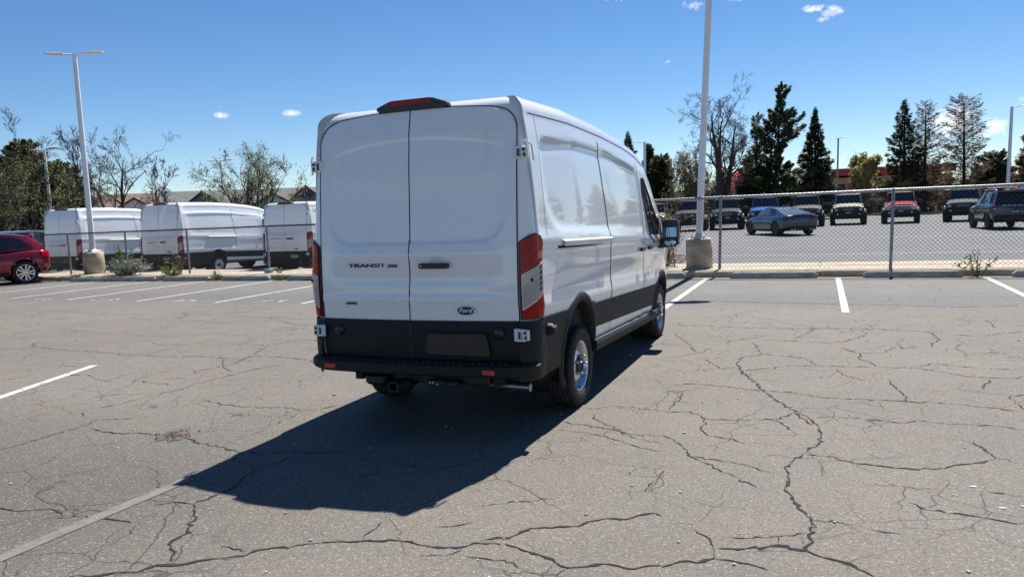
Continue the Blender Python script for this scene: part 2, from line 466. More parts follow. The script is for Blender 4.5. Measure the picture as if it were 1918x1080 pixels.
def worn_paint(name, col, wear, scale=9.0, bare=(.14, .128, .112)):
    """white line paint with chips worn through to the asphalt."""
    m, n, l, b = new_mat(name)
    t = noise_node(n, l, scale, 8, .72)
    t2 = noise_node(n, l, 70, 4, .7)
    ad = n.new('ShaderNodeMath'); ad.operation = 'ADD'
    hf = n.new('ShaderNodeMath'); hf.operation = 'MULTIPLY'; hf.inputs[1].default_value = .45
    l.new(t2.outputs['Fac'], hf.inputs[0]); l.new(t.outputs['Fac'], ad.inputs[0]); l.new(hf.outputs[0], ad.inputs[1])
    r = ramp(n, l, ad.outputs[0], wear, bare, wear + .14, col)
    l.new(r.outputs[0], b.inputs['Base Color']); b.inputs['Roughness'].default_value = .75
    return m
M['line_paint'] = worn_paint('line_paint', (.50, .49, .455), .58)
M['line_paint_old'] = worn_paint('line_paint_old', (.150, .140, .122), .62, bare=(.098, .090, .078))

def sheet(name, pts, z, m, kind='structure'):
    g = MB(); g.add([(x, y, z) for x, y in pts], [tuple(range(len(pts)))])
    return tag(g.build(name, m), kind=kind)

sheet('ground', [(-900, -700), (900, -700), (900, 1400), (-900, 1400)], -.42, M['earth'])
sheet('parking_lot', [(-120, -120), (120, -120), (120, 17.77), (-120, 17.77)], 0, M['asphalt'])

# neighbouring lot: one sheet that dips to the left
g = MB()
xs = [-140, -40, -20, -13.5, -12, -11, -10, -9, -8, -7, 0, 20, 140]
for i in range(len(xs) - 1):
    g.add([(xs[i], 19.9, far_z(xs[i])), (xs[i + 1], 19.9, far_z(xs[i + 1])), (xs[i + 1], 77.5, far_z(xs[i + 1])), (xs[i], 77.5, far_z(xs[i]))], [(0, 1, 2, 3)])
tag(g.build('neighbouring_lot', M['asphalt_far']), kind='structure')

# kerb and walkway between the two lots: cast slabs with joints, each its own piece
walk = MB(); walk.box((0, 19.02, -.05), (240, 2.08, .34))
walk = tag(walk.build('walkway', M['concrete']), kind='structure')
kerb = MB(); kerb.box((0, 17.86, -.08), (240, .10, .40))
kerb = tag(kerb.build('kerb_core', M['kerb_concrete']), kind='structure')
rnd = random.Random(3)
sl = MB(); sl.box((0, 0, 0), (2.97, 2.12, .04), bev=.012); slab_me = sl.mesh('walkway_slab', M['concrete'])
kb = MB(); kb.box((0, 0, 0), (2.97, .17, .22), bev=.018); kerb_me = kb.mesh('kerb_stone', M['kerb_concrete'])
for k in range(16):
    x = -34.5 + 3.0 * k
    link('walkway_slab', slab_me, walk, (x, 19.02, .128 + rnd.uniform(-.004, .004)), (rnd.uniform(-.002, .002), 0, 0))
    link('kerb_stone', kerb_me, kerb, (x, 17.865, .028 + rnd.uniform(-.006, .006)), (0, rnd.uniform(-.002, .002), 0))
# sand drift in the gutter along the kerb
g = MB()
dr = [(-40 + .35 * i, 17.78 - .14 - .22 * abs(math.sin(i * .37) * math.sin(i * .113 + 1)) - rnd.uniform(0, .06)) for i in range(150)]
for (xa, ya), (xb, yb) in zip(dr, dr[1:]):
    g.add([(xa, ya, .003), (xb, yb, .003), (xb, 17.78, .006), (xa, 17.78, .006)], [(0, 1, 2, 3)])
tag(g.build('gutter_sand', M['dirt']), kind='stuff')

# planted strip beyond the far lot and a gravel bed behind the pole base
sheet('planting_strip', [(-140, 77.3), (140, 77.3), (140, 92), (-140, 92)], .12, M['mulch'])
g = MB(); g.box((0, 77.35, -.1), (280, .18, .46)); tag(g.build('far_kerb', M['kerb_concrete']), kind='structure')
g = MB(); g.box((-6.3, 22.4, -.02), (6.2, 4.6, .2), bev=.05); tag(g.build('gravel_bed', M['dirt']), kind='structure')

# painted stall lines (own lot): x, y from, y to
def line(name, x0, y0, x1, y1, w, m, z=.004):
    d = Vector((x1 - x0, y1 - y0, 0)); L = d.length; d.normalize(); nrm = Vector((-d.y, d.x, 0)) * w / 2
    g = MB(); k = max(2, int(L / .4)); rr = random.Random(int(abs(x0 * 77 + y0 * 13)))
    L_, R_ = [], []
    for i in range(k + 1):
        p = Vector((x0, y0, z)) + d * (L * i / k)
        L_.append(p + nrm * rr.uniform(.94, 1.05)); R_.append(p - nrm * rr.uniform(.94, 1.05))
    g.add(L_ + R_, [(i, i + 1, k + 2 + i, k + 1 + i) for i in range(k)])
    return tag(g.build(name, m), kind='structure')
for x, y0, y1 in ((-2.40, 12.3, 17.55), (.35, 12.15, 17.55), (3.07, 13.2, 17.55), (5.8, 12.2, 17.55), (-9.86, 12.6, 17.4), (-12.17, 12.6, 17.4),
                  (-14.61, 12.75, 17.4), (-17.10, 12.9, 17.4), (-19.35, 13.0, 17.4), (-21.70, 13.2, 17.4)):
    line('stall_line', x, y0, x, y1, .105, M['line_paint'])
line('stall_line', -8.41, 6.62, -7.45, 3.85, .11, M['line_paint'])
line('faded_line', -3.93, 3.72, -4.03, 1.2, .10, M['line_paint_old'])
for y in (25.2, 35.2): line('lot_line', -6, y, 40, y, .10, M['line_paint'], far_z(0) + .004)
# worn paint flecks at the stall mouths (numerals too worn to read)
g = MB()
for px in (-10.9, -13.3, -15.8, -18.1, -20.5):
    for k in range(11):
        x = px + rnd.uniform(-.35, .35); y = 12.95 + rnd.uniform(-.16, .16); a = rnd.choice((0, .3, 1.4, 1.6)); L = rnd.uniform(.06, .2)
        dx, dy = math.cos(a) * L / 2, math.sin(a) * L / 2
        g.add([(x - dx + dy * .2, y - dy - .03, .004), (x + dx + dy * .2, y + dy - .03, .004), (x + dx, y + dy + .03, .004), (x - dx, y - dy + .03, .004)], [(0, 1, 2, 3)])
for k in range(14):
    x = 1.0 + rnd.gauss(0, .16); y = 4.75 + rnd.gauss(0, .12)
    if k < 5: g.add([(x, y, .004), (x + .035, y + .005, .004), (x + .03, y + .022, .004), (x - .005, y + .018, .004)], [(0, 1, 2, 3)])
tag(g.build('worn_paint_flecks', M['line_paint']), kind='stuff')
# traced cracks: relative width, then x, y pairs in centimetres
CRACKS = [
[3,-69,340,-62,348,-54,349,-47,356],
[1.4,-47,356,-35,355,-22,351],
[1.5,-60,385,-52,377,-49,368,-47,356],
[3,-47,367,-34,371,-19,379,-6,377,1,372,12,369,22,359],
[1,-19,379,-20,390],
[2.2,-6,377,-5,392,-4,412,-5,418,-12,431,-15,444,-19,462,-18,482,-20,492,-17,511,-9,529],
[2.2,-9,531,-1,551,0,576,-1,595,-9,620,-17,635],
[1.8,-9,527,5,526,18,518,37,515,52,514,71,520,79,529,95,538,104,550,97,583],
[1,104,550,118,542],
[1.3,-109,546,-92,527,-81,502,-57,478,-39,461,-35,457],
[1,-81,502,-56,499,-38,491,-26,483],
[1.4,-121,610,-99,616,-83,596,-60,599,-32,608,-21,629,-14,642],
[1.2,-83,596,-84,567,-77,554,-58,549,-44,537],
[1.2,-32,608,-19,581,-16,569],
[1.4,-3,622,22,627,48,621,60,620,68,629,83,626,116,627,134,620],
[1.2,-4,415,14,415],
[1.6,46,456,53,447,69,446,82,443,97,441],
[1,24,412,30,410,38,410],
[0.8,-46,382,-32,384,-19,390,-6,399],
[0.8,86,485,105,482],
[1.4,-139,702,-111,715,-79,709,-57,701,-25,699,2,686,33,687,67,688,102,686,127,681,145,674],
[1.6,59,768,61,741,66,707,67,688],
[2.2,-79,853,-82,811,-72,775,-60,739,-47,700,-32,662,-19,634,-6,599],
[1,-79,853,-58,873,-26,862,-15,854,-3,821],
[1.2,-72,780,-50,798,-29,816,-2,818,29,822,60,824,86,826,107,851],
[1,107,851,124,841,149,835,180,836],
[1.2,86,826,103,814,127,794,165,794,174,808],
[1.2,16,802,20,780,33,767,43,753],
[1.3,24,927,40,890,38,863,47,850,53,827],
[1.3,-194,1087,-177,1063,-154,1071,-104,1055,-56,1056,-13,1055,14,1065,59,1065,118,1053,127,1044,129,993,117,960,117,942],
[1,-181,997,-149,924,-136,882,-128,866,-120,903],
[1,-103,925,-104,951,-85,968,-70,980,-62,999],
[1,-76,942,-66,900,-60,872],
[1.2,-69,963,-29,962,9,955,25,964,41,993,54,1023,48,1059],
[1.1,-59,1121,-38,1097,-9,1072,-13,1028,-32,969],
[1,117,942,90,938,73,929,65,900,40,896],
[1.6,-220,1351,-164,1341,-100,1331,-40,1322,31,1314,99,1307,189,1291,280,1313],
[1,134,1034,178,1027,186,1034,202,1050,228,1068],
[0.9,205,1158,204,1094],
[0.9,-165,837,-143,847,-128,866],
[0.9,-117,835,-97,789,-82,782],
[1.2,-117,684,-114,657,-117,623,-119,613],
[1.3,143,786,130,746],
[1,158,731,145,722,147,691,147,680],
[0.8,-178,1156,-101,1163,-55,1130],
[2.4,-244,314,-224,322,-210,328,-196,328,-185,327,-178,328,-169,332,-166,337,-163,338,-152,340],
[2,-164,340,-157,347,-151,348,-148,354,-144,363,-131,369,-120,373,-117,380,-109,387,-98,389,-93,396,-85,402,-81,399],
[2.8,-150,341,-139,337,-125,333,-111,326,-103,330,-96,335,-81,334,-76,339,-69,341],
[1.8,-111,326,-114,317],
[1,-227,347,-226,336,-227,329,-224,323],
[1,-183,384,-173,390,-168,395,-154,400,-142,409],
[1.1,-195,563,-174,558,-145,550,-127,534,-111,529,-105,526],
[1,-175,587,-165,571,-150,559,-135,543,-108,543],
[1.1,-189,539,-167,538,-149,533,-133,523,-120,514,-102,509],
[0.9,-186,608,-179,604,-171,614,-158,620,-121,611],
[1.3,-96,451,-97,432],
[1.3,-94,471,-93,455],
[0.9,-186,316,-174,320,-168,328],
[1.2,-316,469,-309,487,-303,504,-297,517],
[1.2,-269,434,-251,434,-239,431],
[0.9,-195,349,-186,353,-177,362],
[1,-162,322,-151,323,-138,323,-134,319,-125,316],
[2.4,-342,244,-328,250,-320,256,-313,259,-309,267,-298,271,-290,279,-281,284,-273,289,-272,295,-264,302,-252,309,-244,314],
[2.2,-303,272,-318,284,-325,293,-324,303,-340,322,-349,333,-355,337,-352,356,-351,369,-358,388,-363,403],
[1.4,-363,403,-357,414,-353,429,-343,438],
[1.4,-363,403,-378,408,-386,410],
[1.4,-391,409,-398,428],
[1.8,-578,446,-556,441,-541,441,-518,446,-495,446],
[1.8,-473,445,-451,438,-427,433,-400,428],
[1.2,-398,428,-379,428,-363,438,-344,442,-322,446],
[1.7,-598,381,-594,396,-595,415,-594,428,-593,444,-592,455,-600,469],
[0.9,-600,469,-587,473,-558,485],
[1.2,-646,476,-640,497,-631,513,-627,535,-623,562,-617,579,-619,603],
[1.8,-475,299,-454,296,-447,300,-434,304,-417,300],
[1.6,-427,292,-408,301,-393,304,-381,304,-369,304],
[1.2,-378,329,-369,336,-355,337],
[1.3,-552,549,-526,541,-501,539,-474,541,-454,546,-430,541,-414,554,-406,566],
[0.9,-430,538,-426,521,-425,498],
[1.2,-293,294,-275,294],
[1.4,-638,485,-617,471],
[1.6,-1088,754,-1043,747,-1004,739,-970,738,-931,738,-887,732,-864,726,-835,733,-797,724,-751,738,-706,734,-674,734,-668,753,-634,753,-613,751,-582,745,-555,734],
[1.2,-1088,754,-1113,780,-1118,795],
[1.2,-625,601,-618,624,-613,652,-609,682,-596,710,-590,722],
[1.2,-709,605,-676,599,-641,598],
[1.2,-698,730,-659,688,-637,672,-626,669],
[1.3,-823,610,-795,615,-760,599,-734,595],
[1.3,-896,653,-865,653,-851,650],
[1.3,-1647,1083,-1581,1116,-1449,1100,-1323,1072,-1253,1078,-1202,1071],
[1.3,-1224,1045,-1122,1010,-1086,1025,-1108,1080,-1158,1112],
[1.2,-1080,1019,-1003,1012,-949,998,-898,1014,-843,1030],
[1.1,-1034,1075,-963,1071,-881,1068,-842,1057,-803,1070],
[1,-843,1030,-805,1001,-758,995],
[1.2,-1179,891,-1096,878,-1035,874,-985,864,-923,868,-895,894,-870,902,-798,891],
[1.2,-917,818,-887,801,-843,801,-830,832,-814,849],
[1,-838,735,-837,767,-843,801],
[1,-1250,817,-1239,864,-1216,896,-1158,884],
[1.2,-775,826,-742,828,-707,823,-701,838,-688,869,-658,873],
[1.2,-702,817,-683,774,-675,751,-658,704,-663,692,-670,665,-665,647],
[1,-874,566,-872,585,-866,601],
[1,-1108,1080,-1057,1109,-1013,1137,-1037,1200]]
rc = random.Random(11)
def crack_mesh():
    g = MB()
    for row in CRACKS:
        w = .0036 * row[0] ** .72; pts = [(row[i] / 100, row[i + 1] / 100) for i in range(1, len(row), 2)]
        fine = [pts[0]]
        for (xa, ya), (xb, yb) in zip(pts, pts[1:]):
            L = math.hypot(xb - xa, yb - ya); k = max(2, min(40, int(L / .032)))
            for j in range(1, k + 1):
                t = j / k; jt = 0 if j == k else min(.0115, L * .06)
                fine.append((xa + (xb - xa) * t + rc.gauss(0, jt), ya + (yb - ya) * t + rc.gauss(0, jt)))
        A, B = [], []
        n = len(fine)
        for i, (x, y) in enumerate(fine):
            x0, y0 = fine[max(0, i - 1)]; x1, y1 = fine[min(n - 1, i + 1)]
            d = math.hypot(x1 - x0, y1 - y0) or 1; nx, ny = -(y1 - y0) / d, (x1 - x0) / d
            taper = min(1, .35 + i * .3, .35 + (n - 1 - i) * .3)
            far = 1 + .055 * max(0, y - 6)
            ww = w * taper * rc.choice((.25, .5, .8, 1.0, 1.4, 1.9)) * far
            A.append((x + nx * ww, y + ny * ww, .003)); B.append((x - nx * ww, y - ny * ww, .003))
        g.add(A + B, [(i, i + 1, n + i + 1, n + i) for i in range(n - 1)])
    return g
# smooth worn margins beside the widest cracks
g = MB()
for row in CRACKS:
    if row[0] < 2: continue
    pts = [(row[i] / 100, row[i + 1] / 100) for i in range(1, len(row), 2)]; fine = []
    for (xa, ya), (xb, yb) in zip(pts, pts[1:]):
        for j in range(8): fine.append((xa + (xb - xa) * j / 8, ya + (yb - ya) * j / 8))
    n = len(fine); A, B = [], []; ph = rc.uniform(0, 6)
    for i, (x, y) in enumerate(fine):
        k = max(0, math.sin(i * .17 + ph) + .35 * math.sin(i * .71 + ph)) * min(1, i * .15, (n - 1 - i) * .15)
        A.append((x + rc.gauss(0, .004), y + .012 * k + .045 * k * rc.uniform(.7, 1.2), .002)); B.append((x, y - .012 * k * rc.uniform(.5, 1.3), .002))
    g.add(A + B, [(i, i + 1, n + i + 1, n + i) for i in range(n - 1)])
tag(g.build('crack_margins', M['crack_margin']), kind='stuff')
tag(crack_mesh().build('asphalt_cracks', M['crack']), kind='stuff')
# a broken patch filled with grit
g = MB(); ring = []
for k in range(22):
    t = 2 * PI * k / 22; r = 1 + rc.uniform(-.35, .3)
    ring.append((-4.87 + math.cos(t) * .14 * r - math.sin(t) * .05 * r, 4.49 + math.sin(t) * .17 * r, .0035))
g.add(ring + [(-4.87, 4.49, .0035)], [(i, (i + 1) % 22, 22) for i in range(22)])
for k in range(60):
    x, y, s = -4.87 + rc.gauss(0, .07), 4.49 + rc.gauss(0, .08), rc.uniform(.004, .011)
    g.box((x, y, s * .5), (s * 1.6, s * 1.3, s), rz=rc.uniform(0, 3))
tag(g.build('broken_asphalt_patch', M['crack_brown']), kind='stuff')
# loose pale pebbles and grit on the asphalt
g = MB()
for k in range(420):
    x, y = rc.uniform(-6, 5), rc.uniform(2.6, 13); s = rc.choice((.006, .007, .009, .012)) * (1.6 if rc.random() < .06 else 1)
    g.box((x, y, s * .35), (s * 1.5, s * 1.2, s * .8), rz=rc.uniform(0, 3), bev=s * .2)
tag(g.build('loose_pebbles', M['stop_concrete']), kind='stuff')
# ================================================================== CARGO VAN
class VanShape:
    """Surface of a tall cargo van. x = right, y = forward from just ahead of the rear axle, z = up."""
    def __init__(s, roof=2.575, ext=0.0):
        s.roof, s.ext, s.rc = roof, ext, .105
        s.front = 4.80
    def drop(s, u): return interp(u, [-9, 0, 1, 1.9, 2.5, 2.9, 3.3, 3.8, 4.15, 4.5, 4.8], [0, .015, .055, .12, .2, .30, .54, .92, 1.2, 1.38, 1.6])
    def ztop(s, u): return s.roof - s.drop(u) * (1 + .6 * max(0, s.roof - 2.6)) if u < 3.0 else s.roof - s.drop(u) - (s.roof - 2.575) * sst(2.4, 3.8, u)
    def piv(s, u):
        zt = s.ztop(u); return 1.2 if zt > 1.75 else min(1.2, .42 + (zt - .42) * .62)
    def zmap(s, zn, u):
        p = s.piv(u)
        return p + (zn - 1.2) * (s.ztop(u) - p) / 1.375 if zn > 1.2 else .42 + (zn - .42) * (p - .42) / .78
    def zn(s, z, u):
        p = s.piv(u)
        return 1.2 + (z - p) * 1.375 / (s.ztop(u) - p) if z > p else .42 + (z - .42) * .78 / (p - .42)
    def W(s, zn, u):
        w = interp(zn, [.30, .42, .6, .8, 1.0, 1.2, 1.5, 1.8, 2.1, 2.25, 2.40, 2.6], [.95, .965, .985, 1.0, 1.012, 1.018, 1.01, .990, .964, .947, .922, .87])
        w -= .035 * sst(.2, -1.1 - s.ext, u)
        if u > 3.5: w -= .30 * ((u - 3.5) / 1.3) ** 2.2 * (1 if u > 3.5 else 0)
        return w
    def rear_u(s, z):
        return interp(z, [.3, .9, 1.08, 1.15, 1.45, 2.0, 2.3, 2.47, 2.62, 2.8], [-1.12, -1.128, -1.132, -1.135, -1.12, -1.07, -1.03, -.99, -.955, -.90]) - s.ext
    def bow(s, v): return .045 * (v / .85) ** 2
    # ---- pressed panels
    def side_disp(s, u, z):
        e, d = s.ext, 0.0
        sl = .045 * (u + .4)
        t = z + sl; zb, ztp = 1.525, 2.235 + (s.roof - 2.575) * .1
        u0, u1 = -.74 - e * .92, 2.40
        du, dz = min(u - u0, u1 - u), min(t - zb, ztp + .075 * math.sin(PI * max(0, min(1, (u - u0) / (u1 - u0)))) - t)
        r = .34 if (u - u0) < .6 and t < 1.95 else .10
        if du < r and dz < r: q = r - math.hypot(r - du, r - dz)
        else: q = min(du, dz)
        d -= .017 * sst(0, .042, q)
        # shoulder swell under the belt line and hollow below it
        d += .010 * math.exp(-((t - 1.455) / .05) ** 2) - .010 * math.exp(-((t - 1.16) / .16) ** 2) * sst(-1.0, -.3, u)
        d += .012 * math.exp(-((t - .96) / .06) ** 2)
        if s.roof > 2.65:   # extra roof swage of the tall roof
            d -= .028 * sst(0, .03, z - (2.36 - s.drop(u))) * sst(-.85 - e, -.7 - e, u) * (1 - sst(2.9, 3.3, u))
        return d
    def rear_disp(s, v, z):
        q = 0
        zb, zt = 1.475, 2.285 - .09 * (v / .75) ** 2 + (s.roof - 2.575) * .1
        du, dz = .765 - abs(v), min(z - zb, zt - z)
        r = .20 if z < 1.9 else .09
        if du < r and dz < r: q = r - math.hypot(r - du, r - dz)
        else: q = min(du, dz)
        d = (.015 - .010 * sst(1.75, 2.2, z)) * sst(0, .022, q)
        d -= .010 * math.exp(-((z - 1.40) / .05) ** 2) * sst(.8, .6, abs(v))
        d += .010 * math.exp(-((z - 1.22) / .09) ** 2) * sst(.78, .6, abs(v)) - .009 * math.exp(-((z - 1.055) / .035) ** 2)
        return d
    # ---- points
    def side(s, u, z, off=0.0, sg=1, raw=False):
        w = s.W(s.zn(z, u), u) + (0 if raw else s.side_disp(u, z)) + off
        return (sg * w, u, z)
    def rear(s, v, z, off=0.0, raw=False):
        y = s.rear_u(z) + s.bow(v) + (0 if raw else s.rear_disp(v, z)) - off
        return (v, y, z)
    def path(s, t, z, off=0.0, sg=1):
        """t = arc length from the middle of the tail round the corner to the side."""
        zn = s.zn(z, -1.0)
        Wc = s.W(zn, -1.05 - s.ext); vr = Wc - s.rc; L = s.rc * PI / 2
        if t < vr:
            p = s.rear(t, z, off); return (sg * p[0], p[1], p[2])
        u0 = s.rear_u(z) + s.bow(vr)
        if t < vr + L:
            th = (t - vr) / s.rc
            return (sg * (vr + (s.rc + off) * math.sin(th)), u0 + s.rc - (s.rc + off) * math.cos(th), z)
        u = u0 + s.rc + (t - vr - L)
        p = s.side(u, z, off, 1); return (sg * p[0], p[1], p[2])

ARCH_R = .425
def van_shell(S, axles, fine=True):
    """the painted shell: sides, tail, roof and nose in one skin with open wheel arches."""
    e = S.ext
    du = .045 if fine else .09
    zs = list(np.arange(.505, 2.411, 0.03 if fine else .04)) + [2.415]
    R = .125
    lev = [(z, 0.0, 0.0) for z in zs]
    for k in range(1, 8):
        a = k / 7 * PI / 2
        lev.append((2.415 + R * math.sin(a), R * (1 - math.cos(a)), 0))
    for ins in (.2, .32, .5, .7, .84):
        lev.append((2.540 + .035 * (1 - ((.93 - ins) / .80) ** 2), ins, 0))
    us = list(np.arange(S.rear_u(1.2) + S.bow(.85) + S.rc + .004, 4.70, du)) + [4.72, 4.76, 4.79, 4.80]
    nr, nc = (22 if fine else 9), (9 if fine else 5)
    half = [('r', i / nr) for i in range(nr)] + [('c', i / nc) for i in range(nc)] + [('s', u) for u in us]
    rows = []
    for zn, ins, _ in lev:
        row = []
        for kind, q in half:
            if kind in 'rc':
                z0 = S.zmap(zn, -1.0)
                Wc = S.W(min(zn, 2.4), -1.05 - e) - ins; rc = S.rc
                vr = max(.01, Wc - rc)
                ur = S.rear_u(z0) + ins * .9
                if kind == 'r':
                    v = vr * q; row.append((v, ur + S.bow(v) + (S.rear_disp(v, z0) if ins == 0 else 0), z0))
                else:
                    th = q * PI / 2; u0 = ur + S.bow(vr)
                    row.append((vr + rc * math.sin(th), u0 + rc - rc * math.cos(th), z0))
            else:
                u = q; z = S.zmap(zn, u)
                if ins > 0: uu = u + ins * .9 * max(0, 1 - (u + 1.1 + e) / 1.6)
                else: uu = u
                w = S.W(min(zn, 2.4), u) + (S.side_disp(u, z) if ins == 0 else S.side_disp(u, z) * max(0, 1 - ins * 9)) - ins
                w = max(w, .02)
                if u > 4.6: w *= math.sqrt(max(.0, 1 - ((u - 4.6) / .21) ** 2)) * .35 + .65
                row.append((w, uu, z))
        rows.append(row)
    n = len(half)
    V, F = [], []
    for row in rows:
        V += [(-x, y, z) for x, y, z in reversed(row[1:])] + row
    wd = 2 * n - 1
    for j in range(len(rows) - 1):
        for i in range(wd - 1):
            a = V[j * wd + i]; b = V[(j + 1) * wd + i + 1]
            cx, cy, cz = (a[0] + b[0]) / 2, (a[1] + b[1]) / 2, (a[2] + b[2]) / 2
            if abs(cx) > .8 and any(math.hypot(cy - ay, cz - azz) < ARCH_R - .01 for ay, azz in axles): continue
            F.append((j * wd + i, j * wd + i + 1, (j + 1) * wd + i + 1, (j + 1) * wd + i))
    top = (len(rows) - 1) * wd
    for i in range(n - 1):
        F.append((top + i, top + i + 1, top + wd - 2 - i, top + wd - 1 - i))
    for j in range(len(rows) - 1):
        F.append((j * wd, (j + 1) * wd, (j + 1) * wd + wd - 1, j * wd + wd - 1))
    g = MB(); g.add(V, F, True)
    return g


def side_band(g, S, sg, ua, ub, zlo, zhi, off, n=30, m=4, skip=()):
    def f(p, q):
        u = lerp(ua, ub, p); z = lerp(zlo(u), zhi(u), q)
        return S.side(u, z, off, sg, True)
    V, F = [], []
    for j in range(m + 1):
        for i in range(n + 1): V.append(f(i / n, j / m))
    for j in range(m):
        for i in range(n):
            a = V[j * (n + 1) + i]; b = V[(j + 1) * (n + 1) + i + 1]
            if any(math.hypot((a[1] + b[1]) / 2 - ay, (a[2] + b[2]) / 2 - az_) < ARCH_R for ay, az_ in skip): continue
            F.append((j * (n + 1) + i, j * (n + 1) + i + 1, (j + 1) * (n + 1) + i + 1, (j + 1) * (n + 1) + i))
    o = len(V)
    g.add(V, F, True)
    # returns to the skin along top and bottom edges
    for j in (0, m):
        E = [V[j * (n + 1) + i] for i in range(n + 1)]
        I = [(p[0] - sg * .03, p[1], p[2]) for p in E]
        ff = [(i, i + 1, n + 2 + i, n + 1 + i) for i in range(n) if not any(math.hypot(E[i][1] - ay, E[i][2] - az_) < ARCH_R for ay, az_ in skip)]
        g.add(E + I, ff)

def tyre_mesh(r, w, ri, fine):
    n = 64 if fine else 28
    h = w / 2
    g = MB()
    if fine:
        gr = []
        prof = [(-h * .80, ri), (-h * .98, ri + .02), (-h, (r + ri) / 2), (-h * .97, r - .03), (-h * .86, r - .008)]
        for x in (-.55, -.18, .18, .55):
            prof += [(h * (x - .05), r), (h * (x - .05), r - .010), (h * (x + .05), r - .010), (h * (x + .05), r)]
        prof += [(h * .86, r - .008), (h * .97, r - .03), (h * .985, r - .055), (h, (r + ri) / 2), (h * .985, ri + .035), (h * .95, ri + .012), (h * .80, ri)]
    else:
        prof = [(-h * .8, ri), (-h, (r + ri) / 2), (-h * .95, r - .02), (-h * .7, r), (h * .7, r), (h * .95, r - .02), (h, (r + ri) / 2), (h * .8, ri)]
    g.lathe(prof, n)
    if fine:   # shoulder blocks
        for k in range(72):
            t = 2 * PI * k / 72
            for sx in (-1, 1):
                c, s_ = math.cos(t), math.sin(t); q = r - .006
                x0, x1 = sx * h * .84, sx * h * .99
                P = []
                for dt in (-.016, .016):
                    cc, ss = math.cos(t + dt), math.sin(t + dt)
                    P += [(x0, q * cc, q * ss), (x1, (r - .032) * cc, (r - .032) * ss), (x1, (r - .024) * cc, (r - .024) * ss), (x0, (r + .003) * cc, (r + .003) * ss)]
                g.add(P, [(0, 1, 2, 3), (7, 6, 5, 4), (3, 2, 6, 7), (1, 5, 6, 2), (0, 4, 5, 1)])
    return g.mesh('tyre', M['tyre'])

def steel_rim(ri, w, fine, holes=16, dish=.035):
    """pressed steel wheel: outer lip at x=+lip, disc with a ring of oval holes."""
    g = MB(); n = 112 if fine else 32
    x = w / 2 * .80
    g.lathe([(x - .004, ri + .004), (x + .006, ri + .004), (x + .008, ri - .004), (x, ri - .014), (x - .03, ri - .022), (x - dish - .02, ri - .028)], n)
    prof = [(x - dish - .02, ri - .028), (x - dish - .012, ri - .034), (x - dish + .0, ri - .045), (x - dish + .005, ri - .058), (x - dish + .008, ri - .070), (x - dish + .012, ri - .085), (x - dish + .02, ri - .10), (x - dish + .024, .085), (x - dish + .022, .070)]
    V, F = [], []
    for a, r in prof:
        for k in range(n):
            t = 2 * PI * k / n; V.append((a, r * math.cos(t), r * math.sin(t)))
    for i in range(len(prof) - 1):
        for k in range(n):
            if i in (2, 3, 4):
                ph = ((k + .5) * holes / n) % 1.0
                if abs(ph - .5) < (.21 if i == 3 else .15): continue
            F.append((i * n + k, i * n + (k + 1) % n, (i + 1) * n + (k + 1) % n, (i + 1) * n + k))
    g.add(V, F, True)
    rim = g.mesh('rim', M['wheel_silver'])
    b = MB(); b.lathe([(x - dish - .05, ri), (x - dish - .05, .01)], 24); back = b.mesh('brake_drum', M['underbody'])
    h = MB(); h.lathe([(x - dish + .018, .073), (x - dish + .042, .068), (x - dish + .046, .055), (x - dish + .03, .05), (x - dish + .03, .001)], 28)
    hub = h.mesh('hub', M['black_trim'])
    nts = MB()
    for k in range(5):
        t = 2 * PI * k / 5 + .35; cy, cz = .083 * math.cos(t), .083 * math.sin(t)
        nts.lathe([(x - dish + .02, .0165), (x - dish + .045, .0155), (x - dish + .05, .009), (x - dish + .075, .0085), (x - dish + .08, .004), (x - dish + .08, .0005)], 10, c=(0, cy, cz))
    nut = nts.mesh('lug_nuts', M['steel'])
    return rim, back, hub, nut

def add_wheel(parent, pos, sg, tyre, rims, rot=0.0, name='wheel'):
    w = link(name, tyre, parent, pos, (rot, 0, 0 if sg > 0 else PI))
    for nm, me in zip(('rim', 'brake_drum', 'hub', 'lug_nuts'), rims):
        if me is not None: tag(link(nm, me, w), kind='stuff' if nm == 'lug_nuts' else None)
    return w

def arch_ring(g, S, sg, cy, cz, r0, r1, off, a0=-.55, a1=PI + .55, n=44):
    """flared arch moulding following the body side, with an inner lip"""
    rows = [(r1, .004), (r1 - .008, off), ((r0 + r1) / 2, off + .012), (r0, off + .004), (r0 - .006, off - .05), (r0 - .004, off - .12)]
    V = []
    for r, o in rows:
        for i in range(n + 1):
            t = lerp(a0, a1, i / n)
            u, z = cy + r * math.cos(t), cz + r * math.sin(t)
            p = S.side(u, max(z, .35), o, sg, True); V.append((p[0], p[1], z))
    F = [(j * (n + 1) + i, j * (n + 1) + i + 1, (j + 1) * (n + 1) + i + 1, (j + 1) * (n + 1) + i) for j in range(len(rows) - 1) for i in range(n)]
    g.add(V, F, True)

WHEELS = {}
def wheel_meshes(key, r, w, ri, fine, kind='steel', col=None):
    if key not in WHEELS: WHEELS[key] = (tyre_mesh(r, w, ri, fine), steel_rim(ri, w, fine) if kind == 'steel' else alloy_rim(ri, w, *col))
    return WHEELS[key]

